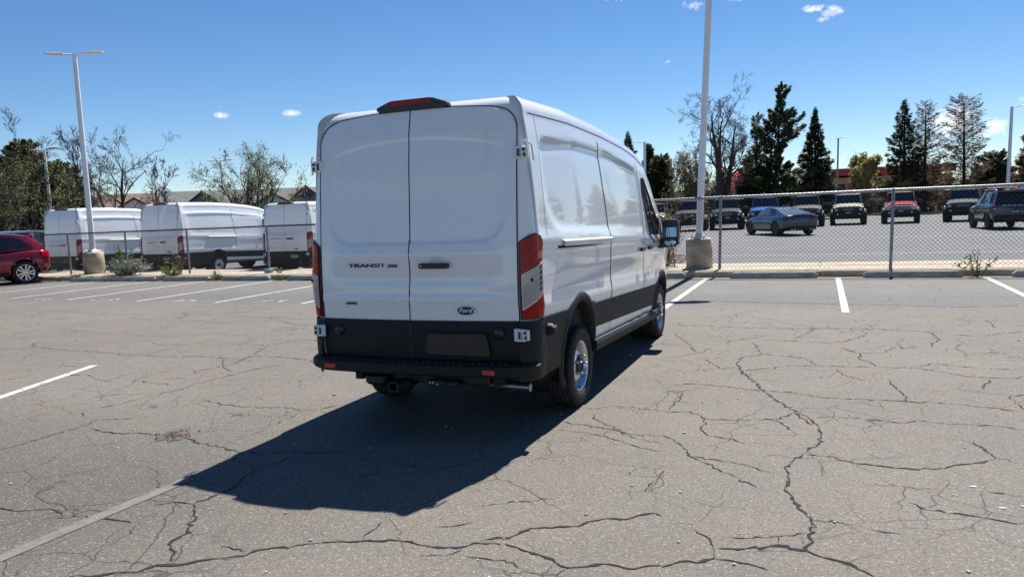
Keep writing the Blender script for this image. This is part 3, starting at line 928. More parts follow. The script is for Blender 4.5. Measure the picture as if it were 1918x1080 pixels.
def lens_patch(S, g, sg, pts, off, t0, t1, z0, z1):
    """polygon in lamp units (0..1 across, 0..1 up), cut into strips that follow the corner"""
    zs_ = [p[1] for p in pts]
    xs_ = sorted(set([p[0] for p in pts] + list(np.linspace(min(p[0] for p in pts), max(p[0] for p in pts), 9))))
    def span(x):
        hit = []
        for (xa, ya), (xb, yb) in zip(pts, pts[1:] + pts[:1]):
            if xa == xb:
                if abs(xa - x) < 1e-9: hit += [ya, yb]
            elif min(xa, xb) - 1e-9 <= x <= max(xa, xb) + 1e-9: hit.append(ya + (yb - ya) * (x - xa) / (xb - xa))
        return min(hit), max(hit)
    V, F, m = [], [], 6
    for x in xs_:
        lo, hi = span(x)
        for k in range(m + 1):
            V.append(S.path(lerp(t0, t1, x), lerp(z0, z1, lerp(lo, hi, k / m)), off, sg))
    for i in range(len(xs_) - 1):
        for k in range(m): F.append((i * (m + 1) + k, (i + 1) * (m + 1) + k, (i + 1) * (m + 1) + k + 1, i * (m + 1) + k + 1))
    edge = [(i * (m + 1), (i + 1) * (m + 1)) for i in range(len(xs_) - 1)] + [(i * (m + 1) + m, (i + 1) * (m + 1) + m) for i in range(len(xs_) - 1)]
    edge += [(k, k + 1) for k in range(m)] + [((len(xs_) - 1) * (m + 1) + k, (len(xs_) - 1) * (m + 1) + k + 1) for k in range(m)]
    o = len(V); n0 = len(V)
    inner = []
    for i, x in enumerate(xs_):
        lo, hi = span(x)
        for k in range(m + 1): inner.append(S.path(lerp(t0, t1, x), lerp(z0, z1, lerp(lo, hi, k / m)), max(-.005, off - .02), sg))
    g.add(V + inner, F + [(a, b, b + n0, a + n0) for a, b in edge], False)

LAMP = [(0, 0), (1, 0), (1, .905), (.88, .965), (.62, 1.0), (.42, .99), (.15, .945), (0, .905)]
LAMP_L = [(.07, .018), (.95, .018), (.95, .89), (.84, .945), (.62, .978), (.43, .968), (.18, .928), (.07, .895)]
CLEAR = [(.12, .135), (.86, .30), (.86, .655), (.12, .515)]

def make_van(label, group, loc, roof=2.60, ext=0.0, fine=True, letters='TRANSIT 250', plate=None, name='cargo_van', hinge_hi=2.115):
    S = VanShape(roof, ext)
    T = thing(name, label, 'van', loc, 0, group)
    axles = [(-.05, .520 if fine else .50), (3.50, .405 if fine else .40)]
    wy = (0.0, 3.56)
    van_shell(S, axles, fine).build('body', M['white_paint'], T, fix=True)
    e = ext
    rk = lambda u: -.045 * u          # nose-down stance of an unloaded van
    # ---- seams: slim dark gaps drawn as rubber strips just proud of the skin
    def seam(name, pts, f, w, off=.0035, m='seal'):
        g = MB(); A, B = [], []
        P = [Vector(f(p, off)) for p in pts]
        for i, p in enumerate(P):
            d = (P[min(i + 1, len(P) - 1)] - P[max(0, i - 1)]).normalized()
            q = pts[i]
            nrm = (Vector(f(q, off + .05)) - Vector(f(q, off))).normalized()
            s_ = d.cross(nrm).normalized() * w / 2
            A.append(p + s_); B.append(p - s_)
        n = len(P); g.add(A + B, [(i, i + 1, n + i + 1, n + i) for i in range(n - 1)], True)
        return g
    def frear(p, off): return S.rear(p[0], p[1], off)
    # ---- rear doors, each its own panel a few millimetres proud
    SEAM_V = -.015
    zd1 = 2.455 + (roof - 2.575) * .95
    def door_edge(z):
        r = .17; zc = zd1 - r - .02
        return .852 if z < zc else .852 - r + math.sqrt(max(0, r * r - min(r, z - zc) ** 2))
    def dtop(v): return zd1 + .02 - .045 * (abs(v) / .8) ** 2
    for sg in (-1, 1):
        g = MB(); nv, nz = (44, 130) if fine else (12, 34)
        def f(p, q):
            z = lerp(.90, zd1, q); ed = door_edge(z)
            sv = SEAM_V - .02 * sst(1.4, .8, z); a, b = (sv + .003, ed) if sg > 0 else (sv - .003, -ed)
            v = lerp(a, b, p)
            zz = min(z + (dtop(v) - zd1) * sst(.8, 1, q), 9)
            return S.rear(v, zz, .005)
        g.grid(f, nv, nz)
        d = g.build('rear_door', M['white_paint'], T)
        # lower black half
        g = MB()
        def f2(p, q):
            z = lerp(.60, .897, q)
            a, b = (SEAM_V + .003 - .02 * sst(1.4, .8, z), .858) if sg > 0 else (SEAM_V - .003 - .02 * sst(1.4, .8, z), -.858)
            return S.rear(lerp(a, b, p), z, .012 + .010 * math.sin(PI * q))
        g.grid(f2, 10, 8)
        g.build('lower_panel', M['black_plastic'], d)
        g = MB(); c = S.rear(sg * .70, .808, .018); g.lathe([(c[1] + .02, .047), (c[1] - .012, .046), (c[1] - .020, .036), (c[1] - .022, .001)], 20, 'y', (c[0], 0, c[2]))
        g.build('round_cap', M['black_trim'], d)
        # hinges: leaf on the body, leaf on the door, knuckle, bolt
        for hz in (hinge_hi + (roof - 2.575) * .2, .80):
            c = S.rear(sg * .875, hz, .02 if hz > 1 else .062); g = MB()
            g.box((c[0] - sg * .022, c[1] + .010, hz), (.050, .022, .095), bev=.006)
            g.box((c[0] + sg * .038, c[1] + .018, hz), (.060, .026, .082), bev=.006)
            g.box((c[0] + sg * .006, c[1] + .000, hz + .036), (.075, .018, .018), bev=.004)
            g.box((c[0] + sg * .006, c[1] + .000, hz - .036), (.075, .018, .018), bev=.004)
            if hz > 1.5:
                g.tube([(c[0] + sg * .045, c[1] + .005, hz + .085), (c[0] + sg * .088, c[1] + .04, hz + .05), (c[0] + sg * .095, c[1] + .055, hz - .06)], .008, 6)
            h = g.build('hinge', M['white_part'], d)
            k = MB()
            k.box((c[0] - sg * .004, c[1] - .004, hz), (.010, .012, .05)); k.box((c[0] + sg * .040, c[1] + .001, hz + .02), (.016, .012, .02)); k.box((c[0] + sg * .044, c[1] + .001, hz - .018), (.012, .012, .024))
            tag(k.build('hinge_slots', M['seal'], h), kind='stuff')
        if sg > 0:
            c = S.rear(.205, 1.315, .02); g = MB()
            g.box((c[0], c[1] - .022, 1.315), (.245, .026, .040), bev=.012); g.box((c[0] - .09, c[1] + .0, 1.315), (.05, .05, .034)); g.box((c[0] + .09, c[1] + .0, 1.315), (.05, .05, .034))
            hd = g.build('handle', M['black_trim'], d)
            g = MB(); g.lathe([(c[1] - .036, .011), (c[1] - .0385, .009), (c[1] - .0385, .001)], 14, 'y', (c[0] - .098, 0, 1.315)); g.build('lock', M['steel'], hd)
            g = MB(); p0 = S.rear(.215, 1.35, .0055)
            g.add([(p0[0] + .055 * math.cos(t), S.rear(.215, 1.345 + .042 * math.sin(t), .0065)[1], 1.345 + .042 * math.sin(t)) for t in np.linspace(0, 2 * PI, 20, endpoint=False)], [tuple(range(20))])
            g.build('handle_cup', M['white_part'], d)
            # oval badge
            c = S.rear(.445, .975, .012)
            g = MB(); g.lathe([(0, .001), (-.006, .0), (-.006, .029), (-.003, .031), (.004, .031)], 36, 'y')
            bd = g.build('oval_badge', M['navy'], d, (c[0], c[1], .975)); bd.scale = (2.4, 1, 1)
            g = MB(); g.lathe([(-.005, .0285), (-.009, .0295), (-.009, .0315), (-.002, .0325)], 36, 'y'); rg = g.build('badge_rim', M['chrome'], d, (c[0], c[1], .975)); rg.scale = (2.4, 1, 1)
            text('badge_script', 'Ford', .047, M['print_white'], d, (c[0] - .004, c[1] - .008, .977), (PI / 2, 0, 0), 1.2, .001, .0012, .35)
            # number-plate recess
            g = MB()
            pr = [(.135, .80), (.60, .80), (.615, .785), (.635, .655), (.62, .64), (.115, .64), (.10, .655), (.12, .785)]
            yb = S.rear(.37, .72, .030)[1]
            g.prism(pr, yb - .004, yb + .02, 'xz'); plr = g.build('plate_recess', M['black_trim'], d)
            g = MB(); g.box((.367, yb - .003, .807), (.53, .03, .014), bev=.005); g.build('plate_light_bar', M['black_plastic'], d)
            for x in (.30, .43):
                g = MB(); g.lathe([(yb - .010, .006), (yb - .011, .001)], 8, 'y', (x, 0, .66)); g.build('plate_screw', M['underbody'], plr)
            if plate:
                g = MB(); g.box((.367, yb - .012, .725), (.30, .008, .145), bev=.003); pl = g.build('dealer_plate', M['print_black'], d)
                text('plate_lettering', plate, .105, M['print_white'], pl, (.367, yb - .018, .727), (PI / 2, 0, 0), 1.15, .001, .002)
                g = MB(); g.lathe([(yb - .0165, .062), (yb - .0185, .064), (yb - .0185, .067), (yb - .0165, .068)], 30, 'y'); rr = g.build('plate_ring', M['print_white'], pl, (.367, 0, .727)); rr.scale = (1.9, 1, 1)
        elif letters:
            c = S.rear(-.395, 1.318, .011); sl_ = -.0
            a, b_ = letters.split()
            text('lettering', a, .0385, M['print_black'], d, (-.402, c[1], 1.320), (PI / 2, 0, 0), 2.2, .003, .0007, 0, 'CENTER', 1.02)
            text('lettering', b_, .030, M['print_black'], d, (-.168, S.rear(-.17, 1.31, .011)[1], 1.316), (PI / 2, 0, 0), 2.0, .003, .0007)
            text('lettering', 'AWD', .0275, M['print_black'], d, (-.565, S.rear(-.56, 1.022, .012)[1], 1.022), (PI / 2, 0, 0), 1.55, .003, .0007)
    # door gaps
    pts = [(SEAM_V - .02 * sst(1.4, .8, z), z) for z in np.linspace(.60, 2.47 + (roof - 2.575) * .95, 40)]
    seam('door_seam', pts, frear, .009, .0062).build('door_seam', M['seal'], T)
    path = [(-.857, z) for z in np.linspace(.62, zd1 - .19, 20)] + [(-door_edge(z) - .005, z + .004) for z in np.linspace(zd1 - .17, zd1 - .022, 12)]
    path += [(v, dtop(v) + .006) for v in np.linspace(-.66, .66, 24)] + [(door_edge(z) + .005, z + .004) for z in np.linspace(zd1 - .022, zd1 - .17, 12)] + [(.857, z) for z in np.linspace(zd1 - .19, .62, 20)]
    seam('door_seam', path, frear, .009, .005).build('door_seam', M['seal'], T)
    # ---- tail lamps
    for sg in (-1, 1):
        t0, t1, z0, z1 = .868, 1.075, .905, 1.535
        g = MB(); lens_patch(S, g, sg, LAMP, .012, t0, t1, z0, z1); L = g.build('tail_lamp', M['black_trim'], T)
        g = MB(); lens_patch(S, g, sg, LAMP_L, .020, t0, t1, z0, z1); g.build('red_lens', M['red_lens'], L)
        g = MB(); lens_patch(S, g, sg, [(.095, .115), (.885, .29), (.885, .668), (.095, .53)], .0225, t0, t1, z0, z1); g.build('lens_frame', M['print_white'], L)
        g = MB(); lens_patch(S, g, sg, CLEAR, .025, t0, t1, z0, z1); g.build('clear_lens', M['clear_lens'], L)
        g = MB()
        for k in range(5):
            q = .32 + .064 * k; lens_patch(S, g, sg, [(.69, q), (.80, q + .025), (.80, q + .065), (.69, q + .04)], .0265, t0, t1, z0, z1)
        tag(g.build('lens_bars', M['navy'], L), kind='stuff')
        g = MB(); c = S.path(lerp(t0, t1, .40), 1.20, .028, sg); c2 = S.path(lerp(t0, t1, .72), 1.385, .024, sg)
        for cc, rr in ((c, .013),): g.lathe([(cc[1], rr), (cc[1] - .004, rr * .8), (cc[1] - .005, .001)], 12, 'y', (cc[0], 0, cc[2]))
        g.build('bulb', M['underbody'], L)
        g = MB(); lens_patch(S, g, sg, [(.62, .70), (.90, .72), (.90, .80), (.62, .78)], .0225, t0, t1, z0, z1); g.build('reflector', paint_red_bright(), L)
    # ---- high brake lamp
    zc = 2.52 + (roof - 2.575)
    g = MB()
    yb = S.rear_u(zc) + .02
    top = [(-.27, -.050), (.27, -.050), (.305, -.03), (.30, -.01), (.19, .034), (-.19, .034), (-.30, -.01), (-.305, -.03)]
    V = [(x, yb - .055, zc + z * .9) for x, z in top] + [(x * 1.03, yb + .01, zc - .01 + z * 1.15) for x, z in top] + [(x * .9, yb + .13, zc + .02 + max(z, -.02) * .9) for x, z in top]
    F = [tuple(range(8))] + [(i, (i + 1) % 8, 8 + (i + 1) % 8, 8 + i) for i in range(8)] + [(8 + i, 8 + (i + 1) % 8, 16 + (i + 1) % 8, 16 + i) for i in range(8)] + [tuple(reversed(range(16, 24)))]
    g.add(V, F); B = g.build('brake_light', M['black_trim'], T)
    g = MB(); g.prism([(-.235, -.006), (.185, -.006), (.165, .034), (-.165, .034)], yb - .060, yb + .06, 'xz')
    g.build('brake_lens', M['red_lens'], B, (0, 0, zc))
    # ---- roof drip seam and body joints on both sides
    for sg in (-1, 1):
        def fs(p, off): return S.side(p[0], p[1], off, sg)
        us = np.linspace(-.86 - e, 2.9, 40)
        seam('roof_seam', [(u, S.zmap(2.405, u)) for u in us], fs, .009, .003).build('roof_seam', M['seal'], T)
        seam('panel_seam', [(lerp(-.78, -.74, q) - e * .97, lerp(1.50, S.zmap(2.40, -.8), q)) for q in np.linspace(0, 1, 24)], fs, .006, .002, 'seam_grey').build('panel_seam', M['seam_grey'], T)
        # doors on the side: sliding door and cab door
        for nm, ua, ub, lo, win in (('sliding_door', .97, 2.42, .52, None), ('cab_door', 2.44, 3.42, .50, 1)):
            g = MB()
            def f(p, q):
                z = lerp(lo + rk(lerp(ua, ub, p)) * .6, S.zmap(2.36, lerp(ua, ub, p)), q)
                u0 = ua - .10 * sst(1.4, 2.3, z) * (nm == 'sliding_door') ; u1 = ub
                if nm == 'cab_door': u1 = min(ub, interp(z, [.4, 1.2, 1.34, 1.6, 1.95, 2.2, 2.6], [3.42, 3.42, 3.40, 3.10, 2.78, 2.6, 2.5]))
                if nm == 'cab_door' and abs(z - axles[1][1]) < .44: u1 = min(u1, axles[1][0] - math.sqrt(.44 ** 2 - (z - axles[1][1]) ** 2))
                u = lerp(u0, u1, p)
                return S.side(u, z, .004, sg)
            g.grid(f, 26 if fine else 8, 50 if fine else 16)
            d = g.build(nm, M['white_paint'], T)
            ss = [(ua - .10 * sst(1.4, 2.3, z) * (nm == 'sliding_door') - .006, z) for z in np.linspace(lo, S.zmap(2.36, ua), 40)]
            seam('seam', ss, fs, .008, .005).build('door_seam', M['seal'], d)
            hu = 2.30 if nm == 'sliding_door' else 2.72
            hz = 1.235 + rk(hu) * .2; c = S.side(hu, hz, .0, sg)
            g = MB(); g.box((c[0] + sg * .025, hu, hz), (.026, .15, .042), bev=.01); g.box((c[0] + sg * .006, hu - .05, hz), (.04, .04, .034)); g.build('door_handle', M['black_trim'], d)
            if nm == 'sliding_door':
                pass
            else:
                # side glass of the cab
                g = MB()
                def fw(p, q):
                    z = lerp(1.27, 2.02, q)
                    ur_ = interp(z, [1.27, 1.32, 1.5, 1.9, 2.02], [3.0, 2.80, 2.70, 2.55, 2.60]); uf = interp(z, [1.27, 1.6, 1.95, 2.05], [3.60, 3.16, 2.76, 2.66])
                    if z < 1.36: zz = z - .045 * (lerp(ur_, uf, p) - 2.7)
                    else: zz = z
                    return S.side(lerp(ur_, uf, p), zz, .008, sg, True)
                g.grid(fw, 8, 14); wnd = g.build('side_window', M['glass'], d)
                g = MB(); A = [fw(0, q) for q in np.linspace(0, 1, 12)]; Bq = [fw(p, 1) for p in np.linspace(0, 1, 6)]; Cq = [fw(1, q) for q in np.linspace(1, 0, 12)]
                g.tube(A + Bq + Cq, .014, 6); g.build('window_frame', M['black_trim'], wnd)
                g = MB(); A = [Vector(fw(.42, q)) for q in np.linspace(.02, .98, 8)]; g.tube(A, .012, 6); g.build('window_divider', M['black_trim'], wnd)
                # mirror: black shell on an arm, big glass above a small wide-angle glass
                mx, my, mz = sg * 1.165, 3.33, 1.36
                g = MB()
                ring = [(-.115, -.16), (-.07, -.178), (.07, -.178), (.118, -.14), (.125, .10), (.095, .165), (-.08, .170), (-.115, .14)]
                V = []
                for yy, k in ((-.05, .93), (-.035, 1.0), (.03, 1.0), (.10, .82), (.13, .5)):
                    V += [(mx + sg * a * k * .86, my + yy, mz + b * k) for a, b in ring]
                F = [(j * 8 + i, j * 8 + (i + 1) % 8, j * 8 + 8 + (i + 1) % 8, j * 8 + 8 + i) for j in range(4) for i in range(8)] + [tuple(range(8)), tuple(range(32, 40))]
                g.add(V, F, False)
                g.box((sg * 1.05, my + .05, mz - .12), (.16, .10, .14), bev=.03)
                g.prism([(my - .10, 1.17), (my + .28, 1.14), (my + .12, 1.46), (my - .02, 1.55)], sg * .985, sg * 1.02, 'yz')
                mm = g.build('mirror', M['black_trim'], T)
                g = MB(); yy = my - .056
                g.add([(mx + sg * a * .84, yy - .022 + (b + .055) * .24, mz + b) for a, b in ((-.095, -.055), (.10, -.055), (.105, .09), (.085, .148), (-.075, .148), (-.095, .12))], [tuple(range(6))])
                g.build('mirror_glass', M['mirror_glass'], mm)
                g = MB(); g.lathe([(0, .001), (.006, .035), (.014, .05)], 20, 'y'); sm = g.build('wide_angle_glass', M['mirror_glass'], mm, (mx, my - .058, mz - .115), (math.radians(-6), 0, 0)); sm.scale = (1.8, 1, 1)
        # ---- sliding-door rail (both sides of the shot show the right one)
        ra, rb = -.56, 1.0
        zr = lambda u: 1.432 - .030 * (u + .56)
        g = MB()
        def fr(p, q):
            u = lerp(ra, rb, p); return S.side(u, zr(u) + (q - .5) * .075, .004, sg, True)
        g.grid(fr, 12, 1); R_ = g.build('door_rail', M['seal'], T)
        g = MB()
        A = [S.side(u, zr(u) + .018, .030, sg, True) for u in np.linspace(ra + .10, rb - .02, 14)]
        Bp = [S.side(u, zr(u) - .022, .026, sg, True) for u in np.linspace(ra + .10, rb - .02, 14)]
        Cp = [S.side(u, zr(u) + .034, .006, sg, True) for u in np.linspace(ra + .08, rb - .02, 14)]
        n = 14; g.add(Cp + A + Bp, [(j * n + i, j * n + i + 1, (j + 1) * n + i + 1, (j + 1) * n + i) for j in range(2) for i in range(n - 1)], False)
        g.build('rail_cover', M['white_part'], R_)
        # ---- lower cladding, white sill between the axles, black step
        g = MB()
        side_band(g, S, sg, -.98 - e, .34, lambda u: .45, lambda u: .902 - .03 * (u + 1 + e) / (1 + e) * .8, .016, 46 if fine else 20, 12, axles)
        side_band(g, S, sg, .28, 3.22, lambda u: .645 - .052 * u, lambda u: .862 - .042 * u, .014, 60 if fine else 20, 3, axles)
        side_band(g, S, sg, 3.75, 4.7, lambda u: .42, lambda u: .70, .012, 16, 6, axles)
        g.build('side_cladding', M['black_plastic'], T)
        g = MB(); side_band(g, S, sg, .30, 3.2, lambda u: .525 - .036 * u, lambda u: .648 - .052 * u, .003, 30, 2, axles); g.build('sill', M['white_paint'], T)
        g = MB()
        P = []
        for u in np.linspace(.33, 3.12, 12):
            z = .515 - .036 * u
            P.append([(sg * .93, u, z + .02), (sg * 1.02, u, z + .012), (sg * 1.035, u, z - .02), (sg * 1.02, u, z - .085), (sg * .90, u, z - .10)])
        V = [p for row in P for p in row]; g.add(V, [(j * 5 + i, j * 5 + i + 1, (j + 1) * 5 + i + 1, (j + 1) * 5 + i) for j in range(11) for i in range(4)] + [(0, 1, 2, 3, 4), tuple(range(55, 60))])
        g.build('side_step', M['black_plastic'], T)
        for ay, az_ in axles:
            g = MB(); arch_ring(g, S, sg, ay, az_, ARCH_R - .02, ARCH_R + .05, .014, -.42 if ay < 1 else -.5, PI + (.62 if ay < 1 else .45))
            g.build('arch_trim', M['black_plastic'], T)
        # corner of the bumper with its parking sensor
        g = MB()
        def fc(p, q):
            z = lerp(.45, .898, q); t = lerp(.862, 1.15, p); return S.path(t, z, .020 + .025 * math.sin(PI * q) * (1 - p) + .03 * (1 - q) ** 2 * (1 - p), sg)
        g.grid(fc, 12, 10); cr = g.build('bumper_corner', M['black_plastic'], T)
        if fine:
            c = S.side(-.84 - e, .80, .02, sg, True); g = MB(); g.lathe([(0, .048), (sg * .03, .046), (sg * .055, .030), (sg * .058, .001)], 18, 'x', c); g.build('marker_housing', M['black_plastic'], cr)
            g = MB(); g.box((c[0] + sg * .048, c[1] - .012, c[2] + .026), (.03, .05, .018), bev=.006); g.build('marker_lens', M['chrome'], cr)
    # ---- step bumper
    def bump_profile(t, sgn):
        return [(.0, .60), (.10, .588), (.133, .572), (.140, .505), (.11, .488), (.0, .485)]
    tt = np.linspace(0, 1.09, 30)
    V, m = [], 6
    cols = [(-1, t) for t in tt[::-1]] + [(1, t) for t in tt[1:]]
    for sgn, t in cols:
        k = 1 - sst(.80, 1.09, t) * .8
        for o, z in bump_profile(t, sgn):
            p = S.path(t, max(z, .42), 0, sgn)
            n_ = Vector(S.path(t, max(z, .42), .05, sgn)) - Vector(p); n_.z = 0; n_.normalize()
            V.append((p[0] + n_.x * o * k, p[1] + n_.y * o * k, z + .05 * sst(.80, 1.02, t) * (z < .52)))
    F = [(i * m + j, (i + 1) * m + j, (i + 1) * m + j + 1, i * m + j + 1) for i in range(len(cols) - 1) for j in range(m - 1)]
    g = MB(); g.add(V, F, False); bp = g.build('rear_bumper', M['black_plastic'], T)
    if fine:
        g = MB()
        for k in range(30):
            x = lerp(-.74, .76, k / 29); p = S.rear(x, .60); g.box((x, p[1] - .062, .5915), (.018, .080, .010), rz=.5, bev=.004)
        tag(g.build('step_ribs', M['black_trim'], bp), kind='stuff')
    for x in (-.735, .655):
        p = S.rear(x, .52); g = MB(); g.box((x, p[1] - .141, .535), (.10, .012, .036), rz=-.055 * x * 1.7, bev=.004); g.build('reflector', paint_red_bright(), bp)
    # ---- tow hitch, exhaust and running gear underneath
    yr = -1.05 - e
    g = MB(); g.box((0, yr + .10, .415), (1.1, .08, .08), bev=.01); g.box((-.20, yr - .02, .405), (.055, .20, .012)); 
    for dx in (-.038, .038): g.box((-.20 + dx, yr - .02, .37), (.012, .2, .076))
    g.box((-.20, yr - .02, .337), (.076, .2, .012)); g.box((-.42, yr + .02, .40), (.20, .10, .09), bev=.02); g.box((.18, yr + .0, .395), (.26, .06, .05), bev=.01)
    ht = g.build('tow_hitch', M['black_trim'], T)
    if fine:
        g = MB(); g.box((.13, yr - .033, .398), (.16, .004, .038)); lb = g.build('hitch_label', M['print_black'], ht)
        g = MB(); y_ = yr - .0365
        g.prism([(.075, .397), (.092, .397), (.0835, .411)], y_, y_ + .001); g.prism([(.10, .397), (.103, .397), (.103, .411), (.10, .411)], y_, y_ + .001); g.prism([(.10, .408), (.118, .408), (.118, .411), (.10, .411)], y_, y_ + .001); g.prism([(.106, .397), (.118, .397), (.118, .405), (.106, .405)], y_, y_ + .001); g.prism([(.14, .387), (.156, .387), (.156, .396), (.14, .396)], y_, y_ + .001)
        tag(g.build('label_print', M['print_white'], lb), kind='stuff')
    g = MB(); g.tube([(.10, yr + .5, .40), (.30, yr + .22, .385), (.45, yr + .14, .375), (.86, yr + .12, .365)], .036, 16, caps=False); g.tube([(.86, yr + .12, .365), (.70, yr + .122, .367)], .031, 16, caps=True); g.build('exhaust_pipe', M['steel'], T)
    g = MB(); g.box((0, 1.7 - e / 2, .47), (1.5, 5.2 + e, .22), bev=.04); g.box((0, 0, .345), (1.5, .13, .13), bev=.04); g.box((0, 0, .35), (.34, .36, .26), bev=.1); g.box((-.55, 1.2, .38), (.4, 1.4, .2), bev=.05)
    for sx in (-1, 1):
        for ay, az_ in axles: g.box((sx * .66, ay, .62), (.5, .96, .66), bev=.1)
    for sx in (-.62, .62): g.box((sx, .2 - e * .5, .42), (.07, 2.4 + e, .08))
    g.build('underbody', M['underbody'], T)
    # wheels
    ty, rims = wheel_meshes('van_fine' if fine else 'van_far', .350, .225, .216, fine)
    for ay in wy:
        for sg in (-1, 1): add_wheel(T, (sg * (.878 if ay < 1 else .862), ay, .349), sg, ty, rims, .4 * ay + sg)
    for ay in wy:
        for sg in (-1, 1):
            g = MB(); g.lathe([(sg * .62, ARCH_R - .03), (sg * .97, ARCH_R - .03)], 30, 'x', (0, axles[0][0] if ay < 1 else axles[1][0], axles[0][1] if ay < 1 else axles[1][1])); g.build('wheel_liner', M['underbody'], T)
    # ---- front end
    g = MB()
    def fwind(p, q):
        u = lerp(2.98, 4.08, 1 - q) ; x = lerp(-1, 1, p) * (S.W(2.3, u) * .90 - .03)
        return (x, u + .02 - .10 * (x / .9) ** 2 * .6, S.ztop(u) + .015 - .05 * (x / .9) ** 2)
    g.grid(fwind, 12, 12); g.build('windscreen', M['glass'], T)
    g = MB(); g.box((0, 4.79, .78), (1.35, .06, .34), bev=.02); g.build('grille', M['black_trim'], T)
    g = MB(); g.box((0, 4.80, .48), (1.5, .10, .22), bev=.04); g.build('front_bumper', M['black_plastic'], T)
    for sg in (-1, 1):
        g = MB(); g.box((sg * .72, 4.66, .98), (.26, .2, .30), rz=-sg * .5, bev=.04); g.build('headlight', M['light_lens'], T)
    return T

_prb = []
def paint_red_bright():
    if not _prb: _prb.append(mat('reflector_red', (.62, .02, .02), .25, coat=1.0, var=.15, scale=60))
    return _prb[0]

make_van('white cargo van standing alone in the middle, its rear doors facing us', None, (-2.895, 6.168, 0))
FZ = far_z(-22)
vans = 'white cargo vans backed up to the left fence'
make_van('white tall-roof cargo van behind the fence, partly hidden by the left light pole', vans, (-27.25, 22.32, FZ), 2.77, .73, False, 'TRANSIT 250', None)
make_van('white tall-roof cargo van with a dealer plate, middle one of three behind the fence', vans, (-22.13, 22.32, FZ), 2.77, .73, False, 'TRANSIT 250', 'Garff')
make_van('white lower-roof cargo van behind the fence, partly hidden by the van in front', vans, (-16.52, 21.6, FZ), 2.56, 0.0, False, 'TRANSIT 250', 'Garff')
# ================================================================== FENCES, KERB STOPS, POLES
def chain_mesh(name, L, H, pitch, r, m):
    """diamond mesh: straight wires leaning both ways, clipped to a panel L by H, in the xz plane"""
    segs = []
    k = int((L + H) / pitch) + 1
    for i in range(k + 1):
        s = i * pitch
        # rising wire starts at x = s - H (z = 0) ends x = s (z = H)
        for sg in (1, -1):
            x0, z0, x1, z1 = s - H, 0.0, s, H
            if x0 < 0: z0 += -x0; x0 = 0.0
            if x1 > L: z1 -= x1 - L; x1 = L
            if z1 - z0 < .01: continue
            if sg < 0: x0, x1 = L - x0, L - x1
            segs.append((x0, z0, x1, z1, sg * r * .9))
    S = np.array(segs); n = len(S)
    d = np.stack([S[:, 2] - S[:, 0], S[:, 3] - S[:, 1]], 1); ln = np.linalg.norm(d, axis=1, keepdims=True); d /= ln
    nx, nz = -d[:, 1], d[:, 0]
    V = np.zeros((n, 6, 3))
    for e, (xx, zz) in enumerate(((S[:, 0], S[:, 1]), (S[:, 2], S[:, 3]))):
        for k_, (cn, cy) in enumerate(((1, -.5), (-1, -.5), (0, 1))):
            V[:, e * 3 + k_, 0] = xx + nx * r * cn; V[:, e * 3 + k_, 2] = zz + nz * r * cn; V[:, e * 3 + k_, 1] = S[:, 4] + cy * r
    f = np.array([(0, 1, 4, 3), (1, 2, 5, 4), (2, 0, 3, 5)])
    F = (f[None] + (np.arange(n) * 6)[:, None, None]).reshape(-1, 4)
    return np_mesh(name, V.reshape(-1, 3), F, m)

def chain_fence(name, label, xs, y, z0, H, pr, rail_r, m_post, m_rail, m_wire, pitch, wr, lean=0.0, group=None, tension=False):
    T = thing(name, label, 'fence', (xs[0], y, z0), 0, None, )
    g = MB(); g.tube([(0, 0, -.05), (lean * H, 0, H - .02)], pr, 12)
    g.lathe([(H - .02, pr * 1.12), (H + .015, pr * 1.12), (H + .04, pr * .6), (H + .045, .002)], 12, 'z', (lean * H, 0, 0))
    for z in (.25 * H, .5 * H, .75 * H): g.lathe([(z - .012, pr * 1.12), (z + .012, pr * 1.12)], 12, 'z', (lean * z, 0, 0))
    post = g.mesh('post', m_post)
    for x in xs[1:-1]: link('post', post, T, (x - xs[0], 0, 0))
    for x0, x1 in zip(xs, xs[1:]):
        g = MB(); g.tube([(x0 - xs[0], -.0, H), ((x0 + x1) / 2 - xs[0], 0, H - .008), (x1 - xs[0], 0, H)], rail_r, 10, caps=False); g.build('top_rail', m_rail, T)
        me = chain_mesh('chain_link', x1 - x0, H + .03, pitch, wr, m_wire)
        tag(link('chain_link', me, T, (x0 - xs[0] + lean * H * .5, -pr - .006, .01)), kind='stuff')
        g = MB(); g.tube([(x0 - xs[0], -pr - .006, .06), (x1 - xs[0], -pr - .006, .06)], .003, 5, caps=False)
        k = int((x1 - x0) / .35)
        for i in range(k):   # wire ties over the rail
            xx = x0 - xs[0] + (i + .5) * .35; g.tube([(xx, -rail_r - .004, H - .03), (xx, -rail_r * .8, H + rail_r), (xx + .01, rail_r * .5, H + rail_r)], .0025, 4, caps=False)
        tag(g.build('tie_wires', m_wire, T), kind='stuff')
    return T
# right run, tall galvanised; left run, lower and darker, straight on from it
chain_fence('chain_link_fence', 'tall galvanised chain-link fence with a bright top rail, right of the parked van', [-9.2, -5.85, -2.21, 1.42, 5.1, 8.7, 12.3], 18.36, .15, 1.68, .034, .030, M['galv'], M['galv_rail'], M['wire'], .092, .0028, lean=.028)
chain_fence('chain_link_fence', 'low dark chain-link fence along the walkway at the left, in front of the white vans', [-36.0, -31.3, -27.6, -24.22, -21.5, -18.80, -15.6, -12.4, -9.2], 18.52, .15, 1.42, .032, .022, M['galv'], M['dark_rail'], M['dark_wire'], .085, .0030, lean=.0)
